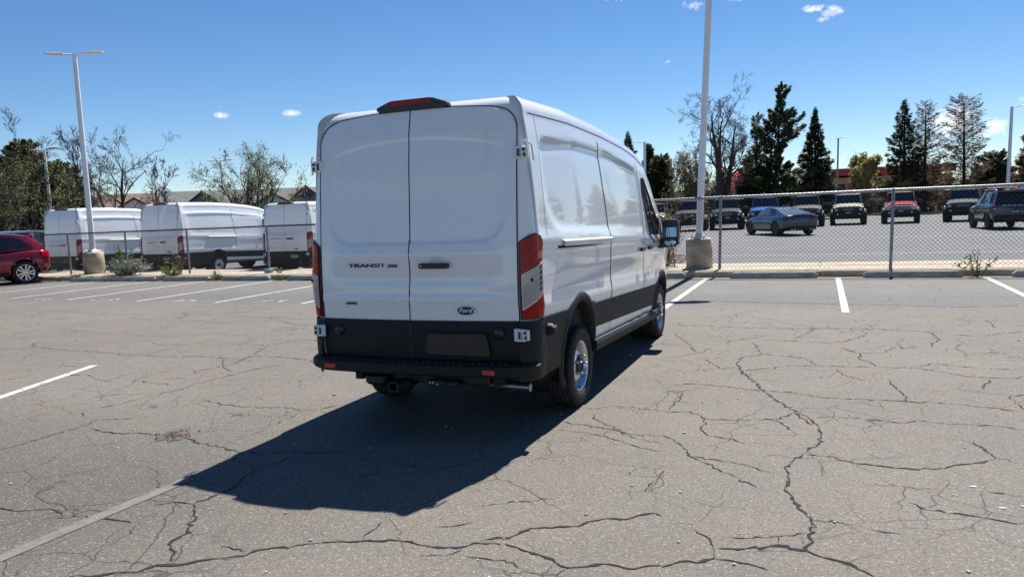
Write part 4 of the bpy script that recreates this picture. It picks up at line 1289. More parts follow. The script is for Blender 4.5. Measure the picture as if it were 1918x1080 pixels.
# blue block at the foot of one post
g = MB(); g.box((0, 0, .065), (.24, .16, .13), bev=.02); b = g.build('post_block', M['block_blue'], None, (-15.6, 18.47, .15))
tag(b, 'small pale blue block at the foot of a fence post by the lower-roof van', 'block')

# precast wheel stops
g = MB()
L, prof = .92, [(-.085, 0), (.085, 0), (.075, .05), (.055, .125), (-.055, .125), (-.075, .05)]
xsn = [(-L, .55, .0), (-L + .07, .97, .02), (-L + .10, 1, .0), (-.42, 1, 0), (-.42, 1, .022), (-.12, 1, .022), (-.12, 1, 0), (.12, 1, 0), (.12, 1, .022), (.55, 1, .022), (.55, 1, 0), (L - .10, 1, 0), (L - .07, .97, .02), (L, .55, 0)]
V = []
for x, k, lift in xsn:
    V += [(x, a * (k if k > .9 else .8), max(lift, b_ * k)) for a, b_ in prof]
F = [(i * 6 + j, i * 6 + (j + 1) % 6, (i + 1) * 6 + (j + 1) % 6, (i + 1) * 6 + j) for i in range(len(xsn) - 1) for j in range(6)] + [tuple(range(6)), tuple(range(6 * len(xsn) - 6, 6 * len(xsn)))]
g.add(V, F)
stop_me = g.mesh('wheel_stop', M['stop_concrete'])
STOPS = [(-3.78, 17.60, .004, 'concrete wheel stop beside the front of the parked van, before the pole base'), (-.97, 17.58, .006, 'concrete wheel stop between the pole base and the right-hand stall line'),
         (1.76, 17.60, -.004, 'concrete wheel stop in front of the fence post, right of the centre stall line'), (4.46, 17.6, .0, 'concrete wheel stop cut by the right edge of the photo'),
         (-13.30, 17.66, .01, 'concrete wheel stop next to the tail of the parked van'), (-15.80, 17.68, -.01, 'concrete wheel stop below the fence post with the blue block'),
         (-18.02, 17.62, .008, 'concrete wheel stop in front of the middle white van'), (-20.20, 17.60, -.008, 'concrete wheel stop below the grey-green bush by the left fence'), (-22.05, 17.55, .012, 'concrete wheel stop in front of the left light pole base, next to the red crossover')]
for x, y, r, lb in STOPS:
    o = link('wheel_stop', stop_me, None, (x, y, 0), (0, 0, r))
    tag(o, lb, 'wheel stop', 'precast wheel stops along the kerb')

# ---- light poles
def light_pole(label, loc, h, r0, r1, heads, base=None, lean=(0, 0), head_rz=0.0, group='parking lot light poles', m=None, square=False, arm=.5, hs=1.0):
    T = thing('light_pole', label, 'light pole', loc, 0, group)
    zb = 0.0
    m = m or M['pole_white']
    if base:
        bh, br = base
        g = MB(); g.lathe([(-.1, br), (bh * .5, br * 1.005), (bh - .03, br), (bh, br - .03), (bh, .001)], 40, 'z'); g.build('concrete_base', M['base_concrete'], T)
        g = MB(); g.box((0, 0, bh + .015), (.36, .36, .03), bev=.005); pl = g.build('base_plate', m, T)
        for sx in (-1, 1):
            for sy in (-1, 1):
                g = MB(); g.lathe([(bh + .03, .022), (bh + .055, .022), (bh + .055, .011), (bh + .10, .011), (bh + .10, .001)], 8, 'z', (sx * .14, sy * .14, 0)); g.build('anchor_bolt', M['steel'], pl)
        g = MB(); g.lathe([(bh + .03, r0 * 1.9), (bh + .05, r0 * 1.85), (bh + .10, r0 * 1.25), (bh + .11, r0)], 20, 'z'); g.build('base_cover', m, T)
        zb = bh
    g = MB()
    P = [(lean[0] * t * h, lean[1] * t * h, zb + (h - zb) * t) for t in np.linspace(0, 1, 9)]
    g.tube(P, [lerp(r0, r1, t) for t in np.linspace(0, 1, 9)], 4 if square else 16, smooth=not square); g.build('shaft', m, T)
    tx, ty = lean[0] * h, lean[1] * h
    for k, dirn in enumerate(heads):
        a = math.radians(dirn)
        H_ = MB()
        H_.tube([(0, 0, -.06), (arm * .25, 0, .0), (arm, 0, .03)], .035 * hs, 8)
        am = H_.build('arm', m, T, (tx, ty, h - .02), (0, 0, a))
        g = MB()
        ring = [(0, -.10), (.08, -.17), (.45, -.19), (.70, -.12), (.74, 0), (.70, .12), (.45, .19), (.08, .17), (0, .10)]
        V = []
        for z, kk in ((-.022, .94), (-.010, 1), (.014, .98), (.034, .72)):
            V += [(arm - .05 + (x - .3) * kk * hs + .3 * hs, y * kk * hs, z * hs + .03 + .05 * x * hs) for x, y in ring]
        n = len(ring)
        F = [(j * n + i, j * n + (i + 1) % n, j * n + n + (i + 1) % n, j * n + n + i) for j in range(3) for i in range(n)] + [tuple(reversed(range(n))), tuple(range(3 * n, 4 * n))]
        g.add(V, F); hd = g.build('lamp_head', M['lamp_grey'], am)
    return T
light_pole('white twin-headed light pole on a round concrete base at the left', (-23.6, 18.95, .15), 7.50, .096, .072, (205, 25), (.74, .335), (0.004, 0), square=False, arm=.36, hs=.92)
light_pole('white light pole on a round concrete base by the right fence, its top cut off', (-2.73, 18.72, .15), 8.6, .085, .07, (200, 20), (.72, .315), (.052, .0), arm=.5)
light_pole('grey twin-headed light pole among bare trees at the far left', (-51.9, 38.6, FZ), 7.75, .105, .085, (175, -5), None, (-.012, 0), arm=.5, hs=1.5)
light_pole('slim twin-headed light pole behind the middle white van', (-44.0, 47.4, FZ), 6.85, .085, .075, (185, 5), None, (0, 0), arm=.35, hs=1.2)
light_pole('small distant light pole beside the brown-roofed building', (-80, 65.2, FZ), 6.75, .14, .12, (190,), None, (0, 0), arm=.5, hs=1.2)
light_pole('slim light pole rising behind the windscreen of the parked van', (-12.95, 60.1, 0), 6.75, .12, .10, (180,), None, (.012, 0), arm=.35, hs=1.0, m=M['pole_white'])
light_pole('thin grey light pole behind the pair of evergreens', (-14.65, 81.2, 0), 6.6, .08, .07, (180,), None, (.01, 0), arm=.7, m=M['thin_pole'])
light_pole('thin dark light pole between the spruce and the red-roofed building', (1.6, 88, .1), 7.9, .10, .08, (170, -10), None, (.02, 0), arm=.3, hs=.7, m=M['thin_pole'])
light_pole('grey light pole at the far right beyond the blue-grey crossover', (13.8, 71.2, 0), 8.3, .15, .11, (0,), None, (.025, 0), arm=.5, hs=1.0)
# slim bare posts far off
for x, y, h, lb in ((-11.8, 104, 5.3, 'thin bare pole left of the pink tree far off'), (-9.7, 105, 4.8, 'thin bare pole just above the pink tree far off')):
    g = MB(); g.tube([(0, 0, 0), (0, 0, h)], .05, 6); g.box((0, 0, h), (.5, .06, .06)); tag(g.build('utility_pole', M['thin_pole'], None, (x, y, 0)), lb, 'pole', 'thin poles beyond the trees')

# far boundary fence behind the parked off-roaders
T = thing('boundary_fence', 'thin wire fence on the planted strip behind the row of off-roaders', 'fence', (-22, 79.0, .12))
g = MB(); g.tube([(0, 0, 0), (0, 0, 1.95)], .03, 6); pm = g.mesh('post', M['thin_pole'])
for k in range(21): link('post', pm, T, (k * 3.0, 0, 0))
for z in (1.93, .95): g = MB(); g.tube([(0, 0, z), (62, 0, z)], .022, 5); g.build('rail', M['galv_rail'], T)
tag(link('chain_link', chain_mesh('chain_link', 62, 1.9, .25, .003, M['wire']), T), kind='stuff')
# ================================================================== PARKED CARS
def alloy_rim(ri, w, style, m):
    x = w / 2 * .8
    g = MB()
    g.lathe([(x - .004, ri + .004), (x + .006, ri + .002), (x + .004, ri - .016), (x - .05, ri - .03)], 40)
    k = {'five': 10, 'ten': 10, 'six': 6, 'dark': 6}[style]
    for i in range(k):
        t = 2 * PI * (i // 2 * 2 + (.33 if i % 2 else -.33) + .5) / k if style == 'five' else 2 * PI * i / k
        hw = .020 if style in ('five', 'ten') else .034
        c, s_ = math.cos(t), math.sin(t)
        t2 = 2 * PI * (i // 2 * 2 + (.62 if i % 2 else -.62) + .5) / k if style == 'five' else t
        c2, s2 = math.cos(t2), math.sin(t2)
        r0, r1 = .045, ri - .012
        P = []
        for xx in (x - .01, x - .05):
            P += [(xx + .0, r0 * c - hw * s_ * .9, r0 * s_ + hw * c * .9), (xx + .0, r0 * c + hw * s_ * .9, r0 * s_ - hw * c * .9), (xx, r1 * c2 + hw * s2 * 1.25, r1 * s2 - hw * c2 * 1.25), (xx, r1 * c2 - hw * s2 * 1.25, r1 * s2 + hw * c2 * 1.25)]
        g.add(P, [(0, 1, 2, 3), (7, 6, 5, 4), (0, 4, 5, 1), (1, 5, 6, 2), (2, 6, 7, 3), (3, 7, 4, 0)])
    rim = g.mesh('rim', m)
    b = MB(); b.lathe([(x - .075, ri - .01), (x - .075, .005)], 24); back = b.mesh('brake_disc', M['underbody'])
    h = MB(); h.lathe([(x - .05, .062), (x + .000, .058), (x + .006, .04), (x + .006, .001)], 18); hub = h.mesh('hub', m)
    return rim, back, hub, None

def skin_loft(g, st, n=12, cap=True):
    """lower body from stations (y, half width, z bottom, z shoulder, z centre, tumble)"""
    V = []
    for y, w, zb, zs, zc, tb in st:
        half = [(w * .90, zb), (w * .985, lerp(zb, zs, .18)), (w, lerp(zb, zs, .45)), (w * .995, lerp(zb, zs, .70)), (w - tb * .45, lerp(zb, zs, .90)), (w - tb, zs), (w - tb - .07, zs + (zc - zs) * .45), ((w - tb) * .55, zs + (zc - zs) * .85), (0, zc)]
        V += [(-x, y, z) for x, z in half] + [(x, y, z) for x, z in reversed(half[:-1])]
    m = 17
    F = [(i * m + j, (i + 1) * m + j, (i + 1) * m + j + 1, i * m + j + 1) for i in range(len(st) - 1) for j in range(m - 1)]
    F += [(i * m, i * m + m - 1, (i + 1) * m + m - 1, (i + 1) * m) for i in range(len(st) - 1)]
    if cap: F += [tuple(range(m)), tuple(reversed(range((len(st) - 1) * m, len(st) * m)))]
    return V, F

def cut_arches(V, F, axles, r, w):
    out = []
    for f in F:
        if len(f) > 4: out.append(f); continue
        c = [sum(V[i][k] for i in f) / len(f) for k in range(3)]
        if abs(c[0]) > w * .72 and any(math.hypot(c[1] - ay, c[2] - az_) < r for ay, az_ in axles): continue
        out.append(f)
    return out

def dens(st, step):
    """resample stations smoothly along y"""
    A = np.array(st, float); ys = np.arange(A[0, 0], A[-1, 0] + 1e-6, step)
    ys = np.unique(np.round(np.concatenate([ys, A[:, 0]]), 4))
    return [tuple([y] + [float(np.interp(y, A[:, 0], A[:, k])) for k in range(1, A.shape[1])]) for y in ys]

class House:
    """greenhouse of a car: lower outline and upper outline, sampled by side fraction and height"""
    def __init__(s, yb0, yb1, wb, yt0, yt1, wt, zb, zt, bow=.06, roof_drop=(0, 0)):
        s.__dict__.update(locals())
    def side(s, p, q, off=0, sg=1):
        y = lerp(lerp(s.yb0, s.yb1, p), lerp(s.yt0, s.yt1, p), q)
        zt = s.zt(lerp(s.yt0, s.yt1, p)); zb = s.zb(lerp(s.yb0, s.yb1, p))
        ins = .06 * (abs(2 * p - 1) ** 4)
        return (sg * (lerp(s.wb, s.wt, q) - ins + off), y, lerp(zb, zt, q))
    def end(s, x, q, front, off=0):
        """x -1..1 across, q height; front or rear screen"""
        yb, yt = (s.yb1, s.yt1) if front else (s.yb0, s.yt0)
        sgn = 1 if front else -1
        w = lerp(s.wb, s.wt, q) - .06
        y = lerp(yb, yt, q) - sgn * s.bow * x * x + sgn * s.bow
        return (x * w, y + sgn * off, lerp(s.zb(yb), s.zt(yt), q) + off * .4)
    def mesh(s, g, nx=14, nq=5):
        ps = np.linspace(0, 1, nx + 1); qs = np.linspace(0, 1, nq + 1)
        for sg in (-1, 1): g.grid(lambda a, b: s.side(a, b, 0, sg), nx, nq)
        for fr in (True, False): g.grid(lambda a, b: s.end(2 * a - 1, b, fr), 8, nq)
        def roof(a, b):
            y = lerp(s.yt0 - s.bow * 0, s.yt1, b); x = 2 * a - 1
            e = s.bow * (1 - x * x)
            yy = lerp(s.yt0 - e, s.yt1 + e, b)
            ins = .06 * (abs(2 * b - 1) ** 4)
            return (x * (s.wt - ins), yy, s.zt(lerp(s.yt0, s.yt1, b)) + .045 * (1 - x * x) * (1 - (2 * b - 1) ** 4 * .7) - .0)
        g.grid(roof, 8, nx)

def window_patch(hs, sg, poly, off, m, parent, name='side_window', n=5):
    """poly: (p0,q0),(p1,q0),(p1,q1),(p0,q1) fractions of the greenhouse side, bilinear"""
    g = MB()
    def f(a, b):
        p = lerp(lerp(poly[0][0], poly[1][0], a), lerp(poly[3][0], poly[2][0], a), b); q = lerp(lerp(poly[0][1], poly[1][1], a), lerp(poly[3][1], poly[2][1], a), b)
        return hs.side(p, q, off, sg)
    g.grid(f, n, 4); return g.build(name, m, parent)

# ---------------------------------------------------------------- boxy off-roader, seen from the front
OFF = {}
def offroader(label, loc, rz, col, roof=None, grille='black', hood=None, plate='Garff', lift=0.0, group='boxy off-roaders parked in a row across the far lot'):
    T = thing('off_roader', label, 'off-roader', loc, rz, group)
    T.scale = (1.07, 1.03, 1.05)
    P = paint('paint_' + label[:14], col) if not isinstance(col, str) else M[col]
    Rm = roof or P; Hm = hood or P
    r, z0 = .405, .40
    wb = 2.95; W_ = .89
    yf, yr = wb / 2, -wb / 2
    L0, L1 = yr - .72, yf + .62
    # tub and doors
    st = [(L0, W_ - .04, .62, 1.16, 1.17, .03), (L0 + .05, W_, .58, 1.18, 1.19, .04), (yr, W_, .56, 1.20, 1.21, .05), (0, W_, .52, 1.23, 1.24, .05), (yf - .55, W_, .54, 1.23, 1.25, .06), (yf + .30, W_ - .02, .64, 1.12, 1.16, .07), (L1 - .06, W_ - .04, .66, 1.02, 1.06, .07), (L1, W_ - .07, .68, .98, 1.0, .05)]
    st = dens(st, .14); g = MB(); V, F = skin_loft(g, st)
    g.add(V, cut_arches(V, F, ((yf, .44), (yr, .44)), .50, W_), True)
    g.build('body', P, T)
    # bonnet with a raised middle
    g = MB()
    def fb(a, b):
        x = (2 * a - 1) * .70; y = lerp(yf - .62, L1 - .05, b)
        return (x, y, 1.275 + .035 * (1 - abs(2 * a - 1) ** 4) - .20 * b)
    g.grid(fb, 10, 6); bn = g.build('bonnet', Hm, T)
    g = MB(); g.prism([(-.70, 1.085), (.70, 1.085), (.70, 1.03), (-.70, 1.03)], L1 - .052, L1 - .03, 'xz'); g.build('bonnet_lip', M['black_trim'], bn)
    for sx in (-1, 1): g = MB(); g.box((sx * .72, yf + .30, 1.155), (.06, .16, .03), bev=.01); g.build('trail_sight', M['black_trim'], bn)
    # greenhouse
    hs = House(yr - .66, yf - .56, .82, yr - .56, yf - .94, .72, lambda y: 1.24, lambda y: 1.82, .05)
    g = MB(); hs.mesh(g); g.build('cabin', P, T)
    g = MB()
    def roofskin(a, b):
        x = (2 * a - 1); y = lerp(hs.yt0 - .06, hs.yt1 + .07, b); return (x * .73, y, 1.825 + .05 * (1 - x ** 4) * (1 - (2 * b - 1) ** 8))
    g.grid(roofskin, 8, 8); g.build('roof', Rm, T)
    g = MB(); g.grid(lambda a, b: hs.end((2 * a - 1) * .93, lerp(.06, .93, b), True, .012), 8, 4); ws = g.build('windscreen', M['glass'], T)
    g = MB(); g.grid(lambda a, b: hs.end((2 * a - 1) * .85, lerp(.08, .9, b), False, .012), 8, 4); g.build('rear_window', M['tint_glass'], T)
    for sg in (-1, 1):
        for pa, pb in ((.04, .29), (.33, .60), (.64, .93)):
            window_patch(hs, sg, [(pa, .10), (pb + (.03 if pb > .9 else 0), .10), (pb, .90), (pa, .90)], .012, M['tint_glass'] if pa < .6 else M['glass'], T)
        g = MB(); g.box((sg * (W_ + .14), yf - .66, 1.30), (.22, .10, .16), rz=sg * .12, bev=.04); g.box((sg * (W_ + .02), yf - .62, 1.24), (.10, .06, .05)); g.build('mirror', M['black_trim'], T)
        for ay in (yf, yr):
            g = MB(); n = 20
            V = []
            for rr, xo in ((.50, W_ - .02), (.515, W_ + .055), (.455, W_ + .075), (.44, W_ - .06)):
                for i in range(n + 1):
                    t = lerp(-.15, PI + .15, i / n); V.append((sg * xo, ay + rr * math.cos(t) * 1.02, .44 + rr * math.sin(t)))
            g.add(V, [(j * (n + 1) + i, j * (n + 1) + i + 1, (j + 1) * (n + 1) + i + 1, (j + 1) * (n + 1) + i) for j in range(3) for i in range(n)], True)
            g.build('wheel_flare', M['black_plastic'], T)
        g = MB(); g.box((sg * (W_ - .01), 0, .50), (.10, 1.75, .09), bev=.03); g.build('side_step', M['black_plastic'], T)
        g = MB(); g.lathe([(L1 - .02, .125), (L1 + .02, .12), (L1 + .025, .10), (L1 + .015, .001)], 22, 'y', (sg * .66, 0, .915)); hl = g.build('headlight', M['black_trim'], T)
        g = MB(); g.lathe([(L1 + .022, .085), (L1 + .034, .07), (L1 + .04, .001)], 18, 'y', (sg * .66, 0, .915)); g.build('lens', M['light_lens'], hl)
        g = MB(); g.box((sg * .66, L1 + .036, .915), (.19, .012, .022)); g.build('light_bar', M['print_white'], hl)
        g = MB(); g.box((sg * .70, L0 - .01, .98), (.12, .05, .34), bev=.02); g.build('tail_light', M['red_lens'], T)
    gm = M['black_trim'] if grille == 'black' else M['plate_white']
    g = MB(); g.box((0, L1 + .0, .915), (1.70, .06, .25), bev=.03); gr = g.build('grille', gm, T)
    if grille == 'black':
        g = MB(); g.box((0, L1 + .035, .915), (1.08, .02, .17)); g.build('grille_mesh', M['underbody'], gr)
        text('grille_lettering', 'BRONCO', .092, M['plate_white'], gr, (0, L1 + .048, .915), (PI / 2, 0, PI), 1.35, .004, .002, 0, 'CENTER', 1.1)
    else:
        for k in range(3): g = MB(); g.box((0, L1 + .035, 0.85 + .065 * k), (1.08, .02, .035)); g.build('grille_slot', M['underbody'], gr)
    g = MB(); g.box((0, L1 + .10, .66), (1.80, .24, .24), bev=.05); g.box((0, L1 + .06, .50), (1.5, .2, .12), bev=.04)
    bp = g.build('front_bumper', M['black_plastic'], T)
    for sx in (-1, 1):
        g = MB(); g.lathe([(L1 + .222, .05), (L1 + .232, .04), (L1 + .234, .001)], 12, 'y', (sx * .58, 0, .65)); g.build('fog_light', M['light_lens'], bp)
    g = MB(); g.box((0, L0 - .08, .66), (1.7, .18, .24), bev=.04); g.build('rear_bumper', M['black_plastic'], T)
    if plate:
        g = MB(); g.box((0, L1 + .235, .74), (.31, .012, .155), bev=.004); pl = g.build('dealer_plate', M['print_black'], bp)
        text('plate_lettering', plate, .105, M['print_white'], pl, (0, L1 + .243, .74), (PI / 2, 0, PI), 1.2, .001, .002)
    g = MB(); g.box((0, 0, .56), (1.3, wb + .6, .28), bev=.05)
    for ay in (yf, yr): g.box((0, ay, .40), (1.4, .11, .11), bev=.03); g.box((0, ay, .70), (1.66, .98, .5), bev=.1)
    g.build('underbody', M['underbody'], T)
    g = MB(); g.lathe([(L0 - .26, .38), (L0 - .24, .40), (L0 - .04, .40), (L0 - .02, .36)], 26, 'y', (0, 0, .98)); g.build('spare_wheel', M['tyre'], T)
    ty, rims = wheel_meshes('off', r, .29, .225, False, 'alloy', ('six', M['wheel_dark']))
    for ay in (yf, yr):
        for sg in (-1, 1): add_wheel(T, (sg * (W_ - .03), ay, r), sg, ty, rims, .3 + ay)
    return T
M['wheel_dark'] = mat('wheel_dark', (.05, .05, .052), .35, metal=.6, var=.15)
M['white_roof'] = paint('white_roof', (.70, .70, .68), 0.0, .35)
row = 54.2
def orow(label, x, yfront, col, tilt=0.0, **k):
    offroader(label, (x, yfront + 1.475, far_z(x) + .004), PI + tilt, col, **k)
orow('cream off-roader partly hidden behind the parked van and its door mirror', -10.3, 49.2, (.42, .38, .27), .10, plate=None)
orow('grey off-roader behind the right light pole and the dry shrub', -7.95, 49.6, (.14, .15, .16), .10, plate=None)
orow('charcoal off-roader between the right light pole and a fence post', -5.75, 50.3, (.10, .11, .115), .14, plate='Garff')
orow('bright blue off-roader partly behind the blue-grey coupe', -3.30, 50.3, (.02, .17, .55), .04, plate=None)
orow('bronze-grey off-roader directly behind the blue-grey coupe', -.85, 51.8, (.21, .19, .165), .02, plate=None)
orow('cream off-roader with a black grille facing straight at us, standing clear in the row', 1.68, 52.9, (.55, .54, .42), -.02)
orow('red off-roader with a white roof and a pale grille behind a fence post', 4.75, 52.8, (.42, .025, .03), -.09, roof=M['white_roof'], grille='white')
orow('dark grey off-roader next to the tail of the blue-grey crossover', 8.30, 52.7, (.16, .17, .17), -.20, plate=None)
orow('pale off-roader half hidden behind the blue-grey crossover', 11.9, 52.6, (.40, .40, .38), -.12, plate=None)

# ---------------------------------------------------------------- generic soft-bodied car
def coupe(label, loc, rz, col):
    T = thing('coupe', label, 'coupe', loc, rz)
    P = paint('coupe_paint', col, .5, .28)
    wb = 2.72; yf, yr, r = wb / 2, -wb / 2, .345
    st = [(yr - .98, .70, .46, .84, .86, .10), (yr - .93, .80, .36, .93, .99, .13), (yr - .72, .90, .30, .985, 1.045, .16), (yr - .3, .945, .24, .985, 1.03, .16), (yr + .2, .955, .21, .965, .99, .13), (0, .93, .20, .935, .95, .10), (yf - .75, .925, .20, .915, .95, .09), (yf - .3, .94, .22, .90, .95, .12), (yf + .2, .93, .25, .84, .90, .14), (yf + .6, .88, .30, .76, .81, .14), (yf + .82, .76, .34, .66, .69, .10), (yf + .90, .58, .40, .56, .58, .06)]
    st = dens(st, .10); g = MB(); V, F = skin_loft(g, st); g.add(V, cut_arches(V, F, ((yf, .36), (yr, .36)), .385, .93), True); g.build('body', P, T)
    zt = lambda y: 1.365 - .10 * max(0, (y - .1)) ** 1.5 - .16 * max(0, (-.25 - y)) ** 1.4
    hs = House(yr - .62, yf - .42, .78, -.95, .50, .57, lambda y: .955 + .05 * sst(.3, -1.2, y), zt, .10)
    g = MB(); hs.mesh(g, 18, 6); g.build('cabin', P, T)
    g = MB(); g.grid(lambda a, b: hs.end((2 * a - 1) * .88, lerp(.10, .97, b), False, .010), 10, 6); rw = g.build('rear_window', M['clear_glass'], T)
    g = MB(); g.grid(lambda a, b: hs.end((2 * a - 1) * .92, lerp(.05, .95, b), True, .010), 10, 6); g.build('windscreen', M['glass'], T)
    for sg in (-1, 1):
        window_patch(hs, sg, [(.47, .10), (.93, .08), (.97, .88), (.46, .90)], .010, M['clear_glass'], T)
        window_patch(hs, sg, [(.27, .18), (.42, .12), (.41, .86), (.16, .88)], .010, M['tint_glass'], T, 'quarter_window')
        g = MB(); g.box((sg * .98, yf - .62, .98), (.20, .13, .12), bev=.04); g.build('mirror', P, T)
        # tri-bar tail lamps
        g = MB(); g.box((sg * .60, yr - .945, .83), (.38, .07, .17), rz=sg * .28, bev=.02); tl = g.build('tail_lamp', M['red_dark'], T)
        for k in range(3): g = MB(); g.box((sg * (.48 + .12 * k), yr - .99 + .035 * k, .83), (.055, .03, .13), rz=sg * .28, bev=.008); g.build('lamp_bar', M['red_lens'], tl)
        # haunch
        g = MB(); n = 18; V = []
        for rr, xo in ((.40, .945), (.385, .965), (.375, .93), (.37, .80)):
            for i in range(n + 1):
                t = lerp(-.1, PI + .1, i / n); V.append((sg * xo, rr * math.cos(t), .36 + rr * math.sin(t)))
        q = MB(); q.add(V, [(j * (n + 1) + i, j * (n + 1) + i + 1, (j + 1) * (n + 1) + i + 1, (j + 1) * (n + 1) + i) for j in range(3) for i in range(n)], True)
        me = q.mesh('wheel_flare', P)
        for ay in (yf, yr): link('wheel_flare', me, T, (0, ay, 0))
    g = MB(); g.box((0, yr - .93, 1.025), (1.35, .12, .03), bev=.012); g.build('spoiler', P, T)
    g = MB(); g.box((0, yr - .945, .37), (1.4, .10, .20), bev=.04); df = g.build('rear_valance', M['black_plastic'], T)
    for sx in (-.55, -.40, .40, .55): g = MB(); g.tube([(sx, yr - .8, .30), (sx, yr - 1.0, .30)], .045, 12); g.build('exhaust_tip', M['steel'], df)
    g = MB(); g.box((0, yr - .955, .60), (.32, .03, .15), bev=.01); pl = g.build('dealer_plate', M['print_black'], T)
    text('plate_lettering', 'Garff', .10, M['print_white'], pl, (0, yr - .973, .60), (PI / 2, 0, 0), 1.2, .001, .002)
    g = MB(); g.lathe([(yr - .955, .055), (yr - .965, .05), (yr - .968, .001)], 18, 'y', (0, 0, .84)); g.build('badge', M['steel'], T)
    g = MB(); g.box((0, .0, 1.44), (.05, .16, .06), bev=.02); g.build('aerial_fin', P, T, (0, -.55, -.045))
    g = MB(); g.box((0, 0, .36), (1.5, wb + .8, .28), bev=.08)
    for ay in (yf, yr): g.box((0, ay, .46), (1.66, .76, .44), bev=.1)
    g.build('underbody', M['underbody'], T)
    ty, rims = wheel_meshes('coupe', r, .26, .245, False, 'alloy', ('ten', M['wheel_dark']))
    for ay in (yf, yr):
        for sg in (-1, 1): add_wheel(T, (sg * .815, ay, r), sg, ty, rims, .2)
    return T
coupe('blue-grey fastback coupe parked askew in the far lot, tail towards us', (-1.95, 40.75, far_z(-1) + .004), math.radians(30), (.042, .062, .092))

def crossover_small(label, loc, rz, col):
    """upright compact crossover seen from the rear"""
    T = thing('compact_crossover', label, 'crossover', loc, rz)
    P = paint('crossover_paint', col, .4, .28)
    wb = 2.67; yf, yr, r = wb / 2, -wb / 2, .36; W_ = .90
    st = [(yr - .78, .80, .50, 1.10, 1.12, .05), (yr - .72, .86, .42, 1.14, 1.15, .06), (yr - .4, W_, .36, 1.15, 1.16, .07), (0, W_, .32, 1.14, 1.15, .07), (yf - .6, W_, .33, 1.12, 1.15, .07), (yf + .2, W_ - .02, .38, 1.06, 1.12, .08), (yf + .62, .85, .44, 1.0, 1.05, .08), (yf + .75, .74, .50, .86, .88, .05)]
    st = dens(st, .12); g = MB(); V, F = skin_loft(g, st); g.add(V, cut_arches(V, F, ((yf, .38), (yr, .38)), .42, W_), True); g.build('body', P, T)
    hs = House(yr - .74, yf - .42, .83, yr - .52, yf - 1.05, .66, lambda y: 1.14, lambda y: 1.70 - .05 * max(0, y), .06)
    g = MB(); hs.mesh(g); g.build('cabin', P, T)
    g = MB(); g.grid(lambda a, b: hs.end((2 * a - 1) * .97, lerp(.02, .94, b), False, .012), 10, 5); g.build('rear_window', M['tint_glass'], T)
    g = MB(); g.grid(lambda a, b: hs.end((2 * a - 1) * .92, lerp(.05, .94, b), True, .012), 10, 5); g.build('windscreen', M['glass'], T)
    g = MB(); g.box((0, yr - .60, 1.715), (1.30, .26, .05), bev=.02); g.build('roof_spoiler', P, T)
    for sg in (-1, 1):
        for pa, pb in ((.08, .28), (.34, .61), (.65, .94)): window_patch(hs, sg, [(pa, .10), (pb + (.02 if pb > .9 else 0), .10), (pb, .88), (pa + .02, .88)], .012, M['clear_glass'] if pa > .3 else M['tint_glass'], T)
        g = MB(); g.tube([(sg * .60, yr - .35, 1.755), (sg * .61, yr - .25, 1.80), (sg * .61, yf - 1.2, 1.80), (sg * .60, yf - 1.1, 1.755)], .022, 8); g.build('roof_rail', M['galv_rail'], T)
        g = MB(); g.box((sg * .78, yr - .75, .98), (.16, .14, .26), rz=sg * .35, bev=.04); tl = g.build('tail_lamp', M['red_dark'], T)
        g = MB(); g.box((sg * .775, yr - .80, .94), (.10, .09, .07), rz=sg * .35, bev=.02); g.build('clear_lens', M['light_lens'], tl)
        g = MB(); g.box((sg * .99, yf - .55, 1.18), (.18, .11, .15), bev=.04); g.build('mirror', M['black_trim'], T)
        for ay in (yf, yr):
            g = MB(); n = 18; V = []
            for rr, xo in ((.465, W_ - .01), (.46, W_ + .025), (.415, W_ + .03), (.40, W_ - .12)):
                for i in range(n + 1):
                    t = lerp(-.12, PI + .12, i / n); V.append((sg * xo, ay + rr * math.cos(t), .38 + rr * math.sin(t)))
            g.add(V, [(j * (n + 1) + i, j * (n + 1) + i + 1, (j + 1) * (n + 1) + i + 1, (j + 1) * (n + 1) + i) for j in range(3) for i in range(n)], True); g.build('wheel_flare', M['black_plastic'], T)
        g = MB(); g.box((sg * (W_ - .01), 0, .40), (.06, 1.7, .16), bev=.02); g.build('side_cladding', M['black_plastic'], T)
    g = MB(); g.box((0, yr - .78, .50), (1.62, .20, .30), bev=.06); bp = g.build('rear_bumper', M['black_plastic'], T)
    text('tailgate_lettering', 'BRONCO SPORT', .085, M['print_white'], T, (0, yr - .81, 1.07), (PI / 2 - .0, 0, 0), 1.25, .006, .001, 0, 'CENTER', 1.25)
    g = MB(); g.box((0, yr - .805, .80), (.33, .03, .16), bev=.01); pl = g.build('dealer_plate', M['print_black'], T)
    text('plate_lettering', 'Garff', .115, M['print_white'], pl, (0, yr - .823, .80), (PI / 2, 0, 0), 1.2, .001, .002)
    g = MB(); g.box((0, 0, .46), (1.4, wb + .7, .25), bev=.06)
    for ay in (yf, yr): g.box((0, ay, .52), (1.55, .82, .42), bev=.1)
    g.build('underbody', M['underbody'], T)
    ty, rims = wheel_meshes('cross', r, .24, .225, False, 'alloy', ('ten', M['wheel_dark']))
    for ay in (yf, yr):
        for sg in (-1, 1): add_wheel(T, (sg * .79, ay, r), sg, ty, rims, .5)
    return T
crossover_small('blue-grey compact crossover at the far right, its tail and dark rear window towards us', (7.85, 41.75, far_z(5) + .004), math.radians(4), (.038, .052, .075))

